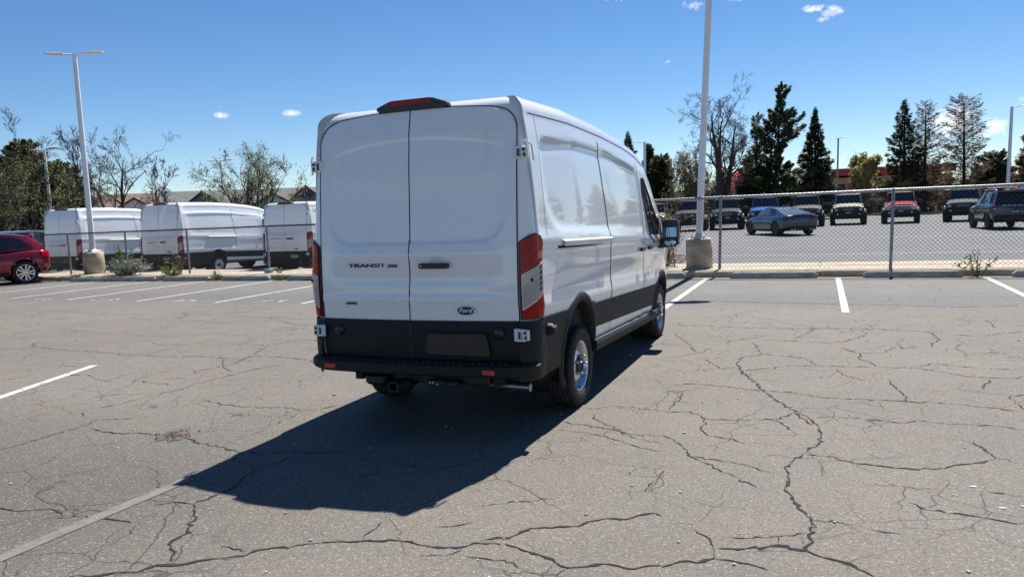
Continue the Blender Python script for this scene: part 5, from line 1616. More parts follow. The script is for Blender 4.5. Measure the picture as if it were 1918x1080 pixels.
def red_crossover(label, loc, rz, col):
    """rounded midsize crossover, mostly its rear quarter in view"""
    T = thing('red_crossover', label, 'crossover', loc, rz)
    P = paint('candy_red', col, .55, .22)
    wb = 2.82; yf, yr, r = wb / 2, -wb / 2, .372; W_ = .96
    st = [(yr - .78, .70, .62, .86, .87, .04), (yr - .76, .80, .48, .97, .99, .07), (yr - .69, .88, .40, 1.06, 1.09, .10), (yr - .52, .935, .36, 1.09, 1.13, .11), (yr - .2, W_, .32, 1.08, 1.11, .10), (yr + .5, W_, .29, 1.05, 1.07, .09), (0, W_ - .005, .28, 1.035, 1.05, .085), (yf - .6, W_ - .005, .29, 1.02, 1.06, .085), (yf, W_, .33, .98, 1.05, .11), (yf + .5, .90, .38, .92, .99, .13), (yf + .80, .78, .42, .82, .86, .10), (yf + .92, .60, .50, .70, .72, .05)]
    st = dens(st, .07); g = MB(); V, F = skin_loft(g, st); g.add(V, cut_arches(V, F, ((yf, .385), (yr, .385)), .435, W_), True); g.build('body', P, T)
    zt = lambda y: 1.665 - .055 * max(0, y - .1) ** 1.6 - .10 * max(0, -.55 - y) ** 1.7
    hs = House(yr - .66, yf - .30, .86, yr - .36, yf - 1.15, .64, lambda y: 1.045 + .05 * sst(.5, -1.8, y), zt, .09)
    g = MB(); hs.mesh(g, 24, 8); g.build('cabin', P, T)
    for sg in (-1, 1):
        window_patch(hs, sg, [(.60, .06), (.95, .06), (.97, .86), (.575, .88)], .010, M['tint_glass'], T, n=8)
        window_patch(hs, sg, [(.325, .09), (.585, .06), (.56, .88), (.30, .85)], .010, M['tint_glass'], T, n=8)
        window_patch(hs, sg, [(.10, .28), (.315, .11), (.29, .84), (.20, .76)], .010, M['tint_glass'], T, 'quarter_window', 8)
        g = MB(); A = [hs.side(p, q, .014, sg) for p, q in ((.10, .20), (.33, .03), (.6, .0), (.96, .0))]; g.tube(A, .012, 6); g.build('window_trim', M['black_trim'], T)
        g = MB(); V = []
        for z, o in ((.74, .0), (.80, .012), (.98, .014), (1.06, .0)):
            for k in range(7):
                t = k / 6; y = lerp(yr - .50, yr - .765, t) + .04 * (z - .9)
                w = float(np.interp(y, [s_[0] for s_ in st], [s_[1] - (s_[5] * .5 if z > 1 else 0) for s_ in st])); V.append((sg * (w + o), y, z + .04 * t * (z < .8)))
        g.add(V, [(j * 7 + i, j * 7 + i + 1, (j + 1) * 7 + i + 1, (j + 1) * 7 + i) for j in range(3) for i in range(6)], True); g.build('tail_lamp', M['red_lens'], T)
        for ay in (yf, yr):
            g = MB(); n = 30; V = []
            for rr, xo in ((.462, W_ - .012), (.452, W_ + .012), (.425, W_ + .008), (.42, W_ - .15)):
                for i in range(n + 1):
                    t = lerp(-.1, PI + .1, i / n); V.append((sg * xo, ay + rr * math.cos(t), .385 + rr * math.sin(t)))
            g.add(V, [(j * (n + 1) + i, j * (n + 1) + i + 1, (j + 1) * (n + 1) + i + 1, (j + 1) * (n + 1) + i) for j in range(3) for i in range(n)], True); g.build('wheel_flare', P, T)
        g = MB(); g.box((sg * (W_ - .03), 0, .33), (.05, 1.9, .13), bev=.02); g.build('side_skirt', M['black_plastic'], T)
        g = MB(); g.box((sg * 1.04, yf - .5, 1.10), (.2, .12, .15), bev=.05); g.build('mirror', P, T)
        g = MB(); g.box((sg * (W_ + .005), -.35, .94), (.03, .2, .03), bev=.012); g.build('door_handle', P, T)
        g = MB(); 
        for dy in (-.78, .42): g.tube([(sg * (W_ + .0005), dy, .42), (sg * (W_ + .0015), dy, .80), (sg * (W_ - .05), dy, 1.0)], .004, 5)
        tag(g.build('door_gaps', M['seal'], T), kind='stuff')
    g = MB(); g.grid(lambda a, b: hs.end((2 * a - 1) * .86, lerp(.12, .82, b), False, .012), 10, 6); g.build('rear_window', M['tint_glass'], T)
    g = MB(); g.grid(lambda a, b: hs.end((2 * a - 1) * .92, lerp(.05, .95, b), True, .012), 10, 6); g.build('windscreen', M['glass'], T)
    g = MB(); y0 = hs.yt0; g.box((0, y0 + .06, zt(y0 + .06) + .025), (1.20, .34, .04), bev=.018); g.build('roof_spoiler', P, T)
    g = MB(); g.box((0, yr - .72, .46), (1.5, .16, .22), bev=.06); g.build('rear_valance', M['black_plastic'], T)
    g = MB(); g.box((0, 0, .42), (1.5, wb + .9, .26), bev=.08)
    for ay in (yf, yr): g.box((0, ay, .50), (1.66, .84, .46), bev=.1)
    g.build('underbody', M['underbody'], T)
    ty, rims = wheel_meshes('red', r, .245, .262, False, 'alloy', ('five', M['chrome']))
    for ay in (yf, yr):
        for sg in (-1, 1): add_wheel(T, (sg * .845, ay, r), sg, ty, rims, .25)
    return T
# rear axle stands at about (-24.9, 16.6); the nose points away to the left
hd = Vector((-.40, -.917, 0)).normalized()
ang = math.atan2(-hd.x, hd.y)
rear_out = Vector((-24.23, 16.9, 0))            # foot of the visible rear wheel
side_n = Vector((math.cos(ang), math.sin(ang), 0))
ctr = rear_out + side_n * .9 + hd * 1.41 if (Vector((0, 0, 0)) - rear_out).dot(side_n) < 0 else rear_out - side_n * .9 + hd * 1.41
red_crossover('glossy red crossover at the left edge, its tail against the kerb', (ctr.x, ctr.y, 0), ang, (.24, .007, .02))
# two more vehicles glimpsed through the left fence
offroader('dark green parked car glimpsed between the red crossover and the nearest white van', (-34.3, 27.5, FZ + .004), 2.2, (.03, .05, .04), plate=None, group='cars glimpsed through the left fence')
offroader('silver parked car glimpsed over the roof of the red crossover', (-36.5, 24.4, FZ + .004), 1.9, (.35, .36, .37), plate=None, group='cars glimpsed through the left fence')
BT_SEED = 29
# ================================================================== BUILDINGS
def gable(T, c, w, d, h, hr, rz_front, wall, roof, trim=True, windows=(), over=.25, nm='wing'):
    """one gabled volume: front gable faces -y; w across x, d along y"""
    g = MB(); x0, x1 = -w / 2, w / 2
    g.add([(x0, 0, 0), (x1, 0, 0), (x1, 0, h), (0, 0, h + hr), (x0, 0, h), (x0, d, 0), (x1, d, 0), (x1, d, h), (0, d, h + hr), (x0, d, h)], [(0, 1, 2, 3, 4), (9, 8, 7, 6, 5), (0, 5, 6, 1), (1, 6, 7, 2), (0, 4, 9, 5)])
    wl_ = g.build('wall', wall, T, c)
    g = MB(); t = .12; o = over; sl_ = hr / (w / 2)
    for sx in (-1, 1):
        P = []
        for yy in (-o, d + o):
            P += [(0, yy, h + hr + .02), (sx * (w / 2 + o), yy, h - o * sl_ + .02), (sx * (w / 2 + o), yy, h - o * sl_ + .02 + t), (0, yy, h + hr + .02 + t)]
        g.add(P, [(0, 1, 2, 3), (7, 6, 5, 4), (0, 4, 5, 1), (1, 5, 6, 2), (2, 6, 7, 3)])
    g.build('roof', roof, T, c)
    if trim:
        for sx in (-1, 1):
            g = MB(); P = []
            for yy in (-o - .05, -o + .01):
                P += [(0, yy, h + hr - .14), (sx * (w / 2 + o), yy, h - o * sl_ - .14), (sx * (w / 2 + o), yy, h - o * sl_ + .16), (0, yy, h + hr + .16)]
            g.add(P, [(0, 1, 2, 3), (7, 6, 5, 4), (0, 4, 5, 1), (1, 5, 6, 2), (2, 6, 7, 3), (3, 7, 4, 0)]); g.build('barge_board', M['trim_dark'], T, c)
    for wx, wz, ww, wh in windows:
        g = MB(); g.box((wx, -.03, wz), (ww + .2, .08, wh + .2)); f = g.build('window', M['print_white'], T, c)
        for k in (-1, 1): g = MB(); g.box((wx + k * ww * .25, -.075, wz), (ww * .44, .03, wh)); g.build('pane', M['window_far'], f, (0, 0, 0))
    return wl_

def facing(px, py): return math.atan2(-px, py) * 1.0      # turn a house front (-y) towards the camera
# long brown-roofed range with white gables
B = thing('apartment_block', 'long white apartment block with a brown roof and small gables, far left', 'building', (-100, 79, FZ), facing(-92, 82) * .78)
g = MB(); g.box((3, 6, 2.2), (42, 9, 4.6)); g.build('wall', M['wall_white'], B)
g = MB(); g.add([(-19, 1.0, 4.45), (25, 1.0, 4.45), (25, 6, 7.15), (-19, 6, 7.15), (-19, 11, 4.45), (25, 11, 4.45)], [(0, 1, 2, 3), (3, 2, 5, 4), (0, 3, 4), (1, 5, 2)]); g.build('roof', M['roof_brown'], B)
gable(B, (-4.3, .2, 0), 4.6, 5.5, 4.4, 1.6, 0, M['wall_white'], M['roof_brown'], windows=((-.8, 3.6, .7, 1.2), (.8, 3.6, .7, 1.2)))
gable(B, (7.2, .2, 0), 6.8, 5.5, 4.2, 2.0, 0, M['wall_white'], M['roof_brown'], windows=((-1.4, 3.3, .9, 1.3), (1.4, 3.3, .9, 1.3)))
gable(B, (-12.5, .2, 0), 4.6, 5.5, 4.4, 1.5, 0, M['wall_blue'], M['roof_brown'], windows=((0, 2.4, .9, 1.2),))
gable(B, (18.5, .2, 0), 5.0, 5.5, 4.2, 1.5, 0, M['wall_tan'], M['roof_brown'], windows=((0, 2.4, .9, 1.2),))
# grey-roofed blue and white houses
B = thing('town_house', 'blue-grey and white houses with charcoal roofs behind the budding tree', 'building', (-66.5, 80.5, FZ), facing(-66, 81) * .86)
g = MB(); g.box((-1.0, 6, 2.3), (27, 8, 4.6)); g.build('wall', M['wall_white'], B)
g = MB(); g.add([(-15, 1.4, 4.5), (12.7, 1.4, 4.5), (12.7, 6, 6.5), (-15, 6, 6.5), (-15, 10.6, 4.5), (12.7, 10.6, 4.5)], [(0, 1, 2, 3), (3, 2, 5, 4), (0, 3, 4), (1, 5, 2)]); g.build('roof', M['roof_grey'], B)
gable(B, (-8.6, .2, 0), 5.0, 6, 4.2, 1.9, 0, M['wall_blue'], M['roof_grey'], windows=((-1.1, 3.3, .8, 1.1), (1.1, 3.3, .8, 1.1)))
gable(B, (.0, .8, 0), 4.2, 6, 4.4, 1.2, 0, M['wall_white'], M['roof_grey'], windows=((-.9, 3.3, .8, 1.1), (.9, 3.3, .8, 1.1)))
gable(B, (4.3, -.2, 0), 5.0, 7, 4.25, 2.15, 0, M['wall_blue'], M['roof_grey'], windows=((-1.3, 3.2, .8, 1.2), (1.3, 3.2, .8, 1.2)))
g = MB(); g.box((4.3, -.6, 5.25), (1.5, .5, .12)); g.box((3.8, -.5, 5.0), (.14, .3, .5)); g.box((4.8, -.5, 5.0), (.14, .3, .5)); g.build('gable_bracket', M['trim_dark'], B)
# red-fascia building
B = thing('shop_building', 'orange-walled flat building with a red fascia behind the spruces', 'building', (5.6, 104, 0), .10)
g = MB(); g.box((1.2, 6, 2.0), (16, 12, 4.4)); g.build('wall', M['wall_orange'], B)
g = MB(); g.box((1.2, 5.9, 4.85), (16.5, 12.7, .80)); g.build('fascia', M['fascia_red'], B)
g = MB(); g.box((1.2, 5.9, 5.28), (16.7, 12.9, .10)); g.build('coping', M['wall_tan'], B)
for wx in (-3.6, 2.9): 
    g = MB(); g.box((wx, -.06, 2.55), (1.7, .1, 1.7)); f = g.build('window', M['trim_dark'], B); g = MB(); g.box((wx, -.13, 2.55), (1.5, .03, 1.5)); g.build('pane', M['window_far'], f)
g = MB(); g.box((-1.2, -.08, 1.6), (2.4, .12, 3.6)); g.build('red_panel', M['fascia_red'], B)
B = thing('low_building', 'low building with a sloping red roof seen under the right spruces', 'building', (8.6, 98, 0), 0)
g = MB(); g.box((0, 3, 1.0), (3.4, 6, 2.2)); g.build('wall', M['wall_orange'], B)
g = MB(); g.add([(-1.9, -.4, 2.0), (1.9, -.4, 2.0), (1.9, 6.4, 3.4), (-1.9, 6.4, 3.4), (-1.9, -.4, 1.85), (1.9, -.4, 1.85), (1.9, 6.4, 3.25), (-1.9, 6.4, 3.25)], [(0, 1, 2, 3), (7, 6, 5, 4), (0, 4, 5, 1), (1, 5, 6, 2), (3, 7, 4, 0)]); g.build('roof', M['fascia_red'], B)

# ================================================================== TREES
def tube_arrays(S, m, name, sides=4):
    """S: rows of x0 y0 z0 x1 y1 z1 r0 r1 -> one mesh of tapered limbs"""
    A = np.array(S); n = len(A)
    p0, p1 = A[:, :3], A[:, 3:6]
    d = p1 - p0; d /= np.maximum(np.linalg.norm(d, axis=1, keepdims=True), 1e-6)
    ref = np.where(np.abs(d[:, 2:3]) < .9, np.array([[0, 0, 1.0]]), np.array([[1.0, 0, 0]]))
    x = np.cross(d, ref); x /= np.linalg.norm(x, axis=1, keepdims=True); y = np.cross(d, x)
    V = np.zeros((n, sides * 2, 3))
    for k in range(sides):
        t = 2 * PI * k / sides; o = x * math.cos(t) + y * math.sin(t)
        V[:, k] = p0 + o * A[:, 6:7]; V[:, sides + k] = p1 + o * A[:, 7:8]
    f = np.array([(k, (k + 1) % sides, sides + (k + 1) % sides, sides + k) for k in range(sides)])
    F = (f[None] + (np.arange(n) * sides * 2)[:, None, None]).reshape(-1, 4)
    return np_mesh(name, V.reshape(-1, 3), F, m, True)

def leaf_arrays(P, size, m, name, rs, flat=.5, long=1.0):
    P = np.array(P); n = len(P)
    a = rs.normal(size=(n, 3)); a /= np.linalg.norm(a, axis=1, keepdims=True)
    b = rs.normal(size=(n, 3)); b -= a * (a * b).sum(1, keepdims=True); b /= np.linalg.norm(b, axis=1, keepdims=True)
    s = size * rs.uniform(.6, 1.3, (n, 1))
    V = np.stack([P - a * s * long, P + b * s * .5, P + a * s * long, P - b * s * .5], 1)
    F = np.arange(n * 4).reshape(n, 4)
    return np_mesh(name, V.reshape(-1, 3), F, m)

def grow(seed, h, spread, r0, stems=1, levels=4, first=.3, kids=(7, 6, 5, 4), lean=(0, 0), up=.25, wob=.16, ratio=(.55, .5, .5, .5), open_=.9, forks=None):
    rs = random.Random(seed); S, tips = [], []
    def branch(p, d, L, r, lev):
        k = (9, 6, 5, 4, 3)[lev]; q = Vector(p); dd = Vector(d).normalized(); pts = [q.copy()]; rad = [r]
        r1 = r * (.28 if lev else .14)
        for i in range(k):
            w = Vector((rs.gauss(0, 1), rs.gauss(0, 1), rs.gauss(0, 1))) * wob * (1.0 if lev else .45)
            dd = (dd + w + Vector((0, 0, up * (.10 if lev else .05)))).normalized()
            q = q + dd * (L / k); pts.append(q.copy()); rad.append(lerp(r, r1, (i + 1) / k))
        for i in range(k): S.append((*pts[i], *pts[i + 1], rad[i], rad[i + 1]))
        if lev + 1 >= levels: tips.extend([tuple(pts[-1]), tuple(pts[-2])]); return
        n = kids[lev]
        for j in range(n):
            t = first + (1 - first) * ((j + rs.uniform(.1, .9)) / n) if lev == 0 else rs.uniform(.18, 1.0)
            i = min(k - 1, int(t * k)); f = t * k - i
            bp = pts[i].lerp(pts[i + 1], f); bd = (pts[i + 1] - pts[i]).normalized()
            az_ = rs.uniform(0, 2 * PI); side = bd.cross(Vector((math.cos(az_), math.sin(az_), .3))).normalized()
            ang = rs.uniform(.45, open_) if lev else rs.uniform(.5, 1.0) * open_
            nd = (bd * math.cos(ang) + side * math.sin(ang)); nd.z += up * .6; nd.normalize()
            nl = L * ratio[lev] * rs.uniform(.6, 1.1) * (spread if lev == 0 else 1.0) * (1 - .35 * (t if lev == 0 else 0))
            branch(bp, nd, nl, max(.006, lerp(rad[i], rad[i + 1], f) * rs.uniform(.45, .65)), lev + 1)
    fk = forks or [(rs.uniform(-.25, .25), rs.uniform(-.2, .2), 1.0) for _ in range(stems)]
    for fx, fy, fl in fk:
        branch((rs.uniform(-.1, .1) * (len(fk) > 1), rs.uniform(-.1, .1) * (len(fk) > 1), -.15), (fx + lean[0], fy + lean[1], 1), h * .92 * fl, r0 * rs.uniform(.8, 1.0), 0)
    return S, tips

def bare_tree(name, label, loc, seed, bark='bark', leaf=None, leaf_n=3, leaf_size=.10, group=None, rz=0.0, cat='tree', thick=.02, **kw):
    T = thing(name, label, cat, loc, rz, group)
    S, tips = grow(seed, **kw)
    A = np.array(S); big = A[:, 6] > max(.05, kw['r0'] * .3)
    A[:, 6:8] = np.maximum(A[:, 6:8], thick * .5)
    tk = tube_arrays(A[big], M[bark], 'trunk', 8)
    tag(link('trunk', tk, T))
    cr = link('crown', tube_arrays(A[~big], M[bark], 'crown', 4), T)
    if leaf:
        rs = np.random.RandomState(seed); P = np.array(tips)
        if leaf_n < 1: P = P[rs.uniform(size=len(P)) < leaf_n]; leaf_n = 1
        P = P.repeat(leaf_n, 0) + rs.normal(0, .16, (len(P) * leaf_n, 3))
        link('leaves', leaf_arrays(P, leaf_size, M[leaf], 'leaves', rs), cr)
    return T

bare = 'bare trees of early spring'
# right: bare multi-stem tree beyond the light pole
bare_tree('bare_tree', 'big bare tree with forked dark trunks just right of the right light pole', (-7.55, 65, 0), BT_SEED, h=9.9, spread=1.05, r0=.36, levels=5, kids=(8, 6, 5, 6), first=.36, up=.14, wob=.13, open_=1.15, forks=[(-.09, .02, .95), (.02, -.05, 1.0), (.13, .1, .92)], thick=0.0163)
# left group
bare_tree('bare_tree', 'tall bare tree at the far left edge above the red crossover', (-61.5, 42, FZ), 31, h=8.8, spread=.95, r0=.22, levels=5, kids=(9, 7, 5, 6), first=.22, up=.5, open_=.85, stems=3, thick=0.0190)
bare_tree('budding_tree', 'dark-limbed tree with yellow-green buds left of the nearest white van', (-50.5, 36, FZ), 33, leaf='leaf_spring', leaf_n=.40, leaf_size=.08, h=7.3, spread=1.1, r0=.24, levels=5, kids=(8, 6, 4, 5), first=.16, up=.35, open_=1.0, forks=[(-.35, .1, .9), (.05, 0, 1.0), (.42, .1, .85)], thick=0.0204)
bare_tree('budding_tree', 'olive-leaved tree crowding the far left behind the fence', (-57, 37.5, FZ), 35, leaf='leaf_olive', leaf_n=.35, leaf_size=.08, h=6.4, spread=1.15, r0=.2, levels=5, kids=(8, 6, 4, 5), first=.1, up=.3, open_=1.05, stems=3, thick=0.0190)
bare_tree('bare_tree', 'slender bare tree just left of the left light pole shaft', (-55.0, 42.8, FZ), 37, h=9.0, spread=.62, r0=.16, levels=5, kids=(9, 5, 5, 5), first=.25, up=.6, open_=.7, stems=2, thick=0.0204)
bare_tree('bare_tree', 'gnarled bare tree with two twisting trunks right of the left light pole', (-47.2, 40.5, FZ), 39, bark='bark', h=8.0, spread=1.25, r0=.24, levels=5, kids=(8, 6, 5, 5), first=.32, up=.28, wob=.2, open_=1.05, forks=[(-.42, .05, 1.0), (.05, .1, .95)], thick=0.0163)
bare_tree('bare_tree', 'small bare sapling over the roof of the middle white van', (-56.3, 53.2, FZ), 41, bark='bark_pale', h=7.6, spread=.7, r0=.13, levels=5, kids=(9, 5, 4, 5), first=.35, up=.6, open_=.75, stems=2, thick=0.0231)
bare_tree('budding_tree', 'wide multi-stem tree with pale green buds behind the middle white van', (-31.7, 36.2, FZ), 43, leaf='leaf_spring', leaf_n=.8, leaf_size=.055, h=6.2, spread=1.05, r0=.15, levels=5, kids=(8, 5, 4, 4), first=.25, up=.35, open_=.85, forks=[(-.95, .1, .80), (-.40, -.1, .88), (-.08, .05, 1.0), (.22, .0, .92), (.55, .15, .84), (.95, .0, .74)], thick=0.0136)
bare_tree('rusty_shrub', 'rust-brown bare shrub in front of the brown-roofed block', (-52.5, 48.5, FZ), 45, bark='twig_rust', h=3.6, spread=1.2, r0=.06, levels=4, kids=(8, 6, 4, 4), first=.05, up=.5, open_=.8, stems=6, thick=0.0150)
bare_tree('dry_shrub', 'dry leafless brush between the evergreens and the right light pole', (-11.3, 71.5, 0), 47, bark='bark_pale', leaf='dry_leaf', leaf_n=1, leaf_size=.10, h=5.2, spread=1.1, r0=.08, levels=4, kids=(9, 7, 5, 4), first=.05, up=.5, open_=.8, stems=6, thick=0.0204)
bare_tree('dry_shrub', 'second dry brush clump standing to the left of the pink tree', (-9.3, 74, 0), 48, bark='bark_pale', leaf='dry_leaf', leaf_n=1, leaf_size=.10, h=3.8, spread=1.2, r0=.07, levels=4, kids=(9, 7, 5, 4), first=.05, up=.45, open_=.85, stems=5, thick=0.0204)
bare_tree('blossom_tree', 'pink blossoming tree beside the trunk of the big bare tree', (-7.4, 81.8, .1), 51, leaf='blossom', leaf_n=9, leaf_size=.15, h=3.7, spread=1.35, r0=.12, levels=4, kids=(9, 6, 5, 3), first=.15, up=.3, open_=1.0, stems=3)
bare_tree('spring_shrub', 'upright yellow-green shrub in front of the orange building', (3.65, 82.2, .1), 53, leaf='leaf_yellow', leaf_n=6, leaf_size=.14, h=5.1, spread=.6, r0=.09, levels=4, kids=(10, 6, 5, 3), first=.06, up=.9, open_=.5, stems=6)
bare_tree('bare_tree', 'thin bare tree beside the yellow-green shrub', (5.4, 84, .1), 55, bark='bark_pale', h=5.2, spread=.7, r0=.08, levels=4, kids=(8, 6, 5, 3), first=.3, up=.6, open_=.7, thick=0.0204)
bare_tree('spring_shrub', 'yellow-green shrub between the red off-roader and the dark grey one', (6.6, 78.6, .1), 57, leaf='leaf_spring', leaf_n=8, leaf_size=.12, h=2.6, spread=.8, r0=.06, levels=4, kids=(9, 6, 4, 3), first=.05, up=.6, open_=.7, stems=5)

# evergreens
def conifer(name, label, loc, seed, h, rad, mats, base=.06, droop=.25, n_br=120, spray=34, size=.30, power=1.0, irregular=.25, bare_frac=0.0, trunk_r=.20, lean=0.0, shape=None, group=None, sparse_top=0.0, up=0.0, twig='bark'):
    rs = np.random.RandomState(seed)
    T = thing(name, label, 'tree', loc, rs.uniform(0, 6), group)
    g = MB(); g.tube([(0, 0, -.1), (lean * .5, 0, h * .5), (lean, 0, h * .97)], [trunk_r, trunk_r * .6, .02], 8); g.build('trunk', M['bark'], T)
    segs, P, D = [], [], []
    gold = 2.39996
    for i in range(n_br):
        t = (i + rs.uniform(0, 1)) / n_br; z = h * (base + (1 - base) * t)
        prof = shape(t) if shape else (1 - t) ** power
        L = rad * max(.06, prof) * (1 + rs.uniform(-irregular, irregular * .7))
        a = i * gold + rs.uniform(-.4, .4)
        elev = up - droop * (1 - t) + .35 * t + rs.normal(0, .10)
        dx, dy = math.cos(a), math.sin(a)
        p0 = np.array([lean * t, 0, z]); n = 5
        pts = [p0]
        for k in range(1, n + 1):
            q = k / n
            pts.append(p0 + np.array([dx * L * q, dy * L * q, L * (elev * q + .18 * q * q)]))
        for k in range(n): segs.append((*pts[k], *pts[k + 1], max(.016, .045 * (1 - k / n) * (1 - t * .6)), max(.012, .045 * (1 - (k + 1) / n) * (1 - t * .6))))
        if rs.uniform() < bare_frac * (.35 + .65 * t): 
            for s_ in range(11):   # bare side twigs
                q = rs.uniform(.25, 1); b0 = p0 + np.array([dx * L * q, dy * L * q, L * (elev * q + .18 * q * q)]); sd = rs.choice([-1, 1]); tl = L * .28 * rs.uniform(.5, 1.2)
                b1 = b0 + np.array([dx * .6 - dy * sd * .8, dy * .6 + dx * sd * .8, -.12 + rs.uniform(-.2, .2)]) * tl
                segs.append((*b0, *b1, .017, .010))
            keep = .16
        else: keep = 1.0
        m = int(max(3, spray * L / rad * keep * (1 - sparse_top * t)))
        q = np.sqrt(rs.uniform(.03, 1.0, m)); sd = rs.uniform(-1, 1, m) * L * .26 * (1.05 - q * .75)
        px = p0[0] + dx * L * q - dy * sd; py = p0[1] + dy * L * q + dx * sd
        pz = z + L * (elev * q + .18 * q * q) - np.abs(sd) * .35 - np.abs(rs.normal(0, .13, m)) + rs.normal(0, .07, m)
        P.append(np.stack([px, py, pz], 1)); D.append(np.stack([dx - dy * sd / L * 2.5, dy + dx * sd / L * 2.5, np.full(m, elev * .6) + rs.normal(0, .25, m)], 1))
    P = np.concatenate(P); D = np.concatenate(D); D /= np.linalg.norm(D, axis=1, keepdims=True)
    n = len(P); sz = size * rs.uniform(.55, 1.25, (n, 1))
    side = np.cross(D, np.array([[0, 0, 1.0]]) + rs.normal(0, .45, (n, 3))); side /= np.maximum(np.linalg.norm(side, axis=1, keepdims=True), 1e-5)
    nrm = np.cross(side, D)
    V = np.stack([P - D * sz * .5, P + side * sz * .26 - nrm * sz * .06, P + D * sz * .75, P - side * sz * .26 - nrm * sz * .06], 1)
    pick = rs.randint(0, len(mats), n)
    cr = tag(link('branches', tube_arrays(np.array(segs), M[twig], 'branches', 4), T), kind='stuff')
    for k, mm in enumerate(mats):
        W_ = V[pick == k]
        if len(W_): link('needles', np_mesh('needles', W_.reshape(-1, 3), np.arange(len(W_) * 4).reshape(-1, 4), M[mm]), cr)
    return T
G1, G2, RU = 'needles', 'needles_mid', 'needles_rust'
conifer('spruce_tree', 'dark spruce with a bare wispy tip, left neighbour of the tall pine', (-5.15, 70, .1), 61, 9.0, 2.1, (G1, G1, G2), n_br=180, spray=152, size=0.28, shape=lambda t: (1 - t) ** .8 if t < .62 else .16 + .12 * math.sin(t * 40), irregular=.35, sparse_top=.5, droop=.3)
conifer('pine_tree', 'tall open-crowned pine with a bare lower trunk, tallest evergreen on the right', (-3.75, 68.5, .1), 62, 11.2, 2.35, (G2, G2, G1), n_br=117, spray=285, size=0.28, base=.22, droop=.05, irregular=.6, shape=lambda t: (.66 + .38 * math.sin(t * 13 + .6)) * (1 - t) ** .5 * 1.2, trunk_r=.2, lean=.75, up=.15)
conifer('pine_tree', 'low dark pine bush filling the gap under the tall pine', (-2.5, 70.5, .1), 72, 3.6, 1.9, (G1, G2), n_br=90, spray=133, size=0.26, droop=.0, irregular=.4, power=.6)
conifer('spruce_tree', 'shapely dark conical spruce left of the orange building', (-.4, 71.9, .1), 63, 9.5, 2.35, (G1, G1, G2), n_br=225, spray=152, size=0.26, droop=.28, irregular=.28)
conifer('spruce_tree', 'green spruce, leftmost of the three tall conifers at the right', (7.2, 79.4, .1), 64, 10.4, 2.5, (G1, G2), n_br=210, spray=133, size=0.26, droop=.12, irregular=.5, bare_frac=.15, power=.85)
conifer('dying_spruce', 'browning half-bare spruce, middle of the three tall conifers', (9.0, 80.2, .1), 65, 10.1, 2.3, (RU, RU, G1), n_br=195, spray=114, size=0.20, droop=.05, irregular=.4, bare_frac=.93, twig='twig_rust', shape=lambda t: .25 + .75 * (1 - t) ** .8 if t < .95 else .2)
conifer('dying_spruce', 'tallest browning spruce with bare horizontal branches, rightmost of the three', (12.8, 84.0, .1), 66, 10.7, 2.7, (RU, G1, G1), n_br=225, spray=114, size=0.21, droop=.0, irregular=.35, bare_frac=.9, twig='twig_rust', shape=lambda t: .35 + .65 * (1 - t) ** .8 if t < .96 else .2, lean=-.35)
conifer('evergreen_tree', 'rounded dark evergreen low behind the grey light pole at the right', (18.1, 100, .1), 67, 5.8, 2.6, (G1, G2), n_br=135, spray=133, size=0.36, droop=0, irregular=.35, shape=lambda t: math.sqrt(max(.02, 1 - (1.15 * t - .25) ** 2)) * (1 - .35 * t))
conifer('rusty_conifer', 'rust-coloured conifer cut by the right edge of the photo', (16.3, 74.4, .1), 68, 7.2, 2.3, (RU, RU, G2), n_br=195, spray=133, size=0.24, droop=.1, irregular=.35, power=.75)
conifer('spruce_tree', 'slim dark evergreen with a pointed tip behind the windscreen of the parked van', (-16.7, 80.3, .1), 69, 8.1, 1.5, (G1, G2), n_br=165, spray=133, size=0.28, power=.55, droop=.1, irregular=.25)
conifer('evergreen_tree', 'broad dark evergreen, right neighbour of the slim pointed one', (-15.15, 78.8, .1), 70, 6.6, 1.7, (G1, G2, G2), n_br=180, spray=152, size=0.28, droop=0, irregular=.25, shape=lambda t: math.sqrt(max(.02, 1 - (1.05 * t - .2) ** 2)) * (1 - .30 * t))
conifer('spruce_tree', 'dark spruce tip peeping over the roof of the parked van', (-19.0, 80.5, .1), 71, 9.6, 2.1, (G1, G2), n_br=165, spray=114, size=0.30, power=.8, droop=.1)
conifer('pine_tree', 'round-topped dark pine behind the bare trees at the far left', (-73.2, 52.0, FZ), 73, 10.9, 3.0, (G2, G2, G1), n_br=120, spray=266, size=0.41, base=.2, droop=-.05, irregular=.35, shape=lambda t: .55 + .5 * math.sin(PI * t ** .8) - .45 * t ** 4, trunk_r=.25)
conifer('pine_tree', 'dark pine just right of the twin-headed pole at the far left', (-66, 50.5, FZ), 74, 8.2, 2.4, (G2, G1), n_br=105, spray=209, size=0.40, base=.15, droop=-.05, irregular=.35, shape=lambda t: .6 + .45 * math.sin(PI * t ** .8) - .5 * t ** 4, trunk_r=.22)
# conifers just outside the right edge: they are what the van side mirrors
for k, (x, y, h, s_) in enumerate(((19.5, 73, 9.0, 81), (22.5, 79, 10.5, 82), (26, 70, 8.5, 83), (30.5, 74, 10.0, 84), (35, 66, 8.8, 85), (41, 68, 10.2, 86))):
    conifer('spruce_tree', ('first', 'second', 'third', 'fourth', 'fifth', 'sixth')[k] + ' dark spruce beyond the right edge of the photo, counted outwards', (x, y, .1), s_, h, 2.4, (G1, G2), n_br=70, spray=40, size=.55, droop=.15, irregular=.35, group='spruces mirrored in the van')

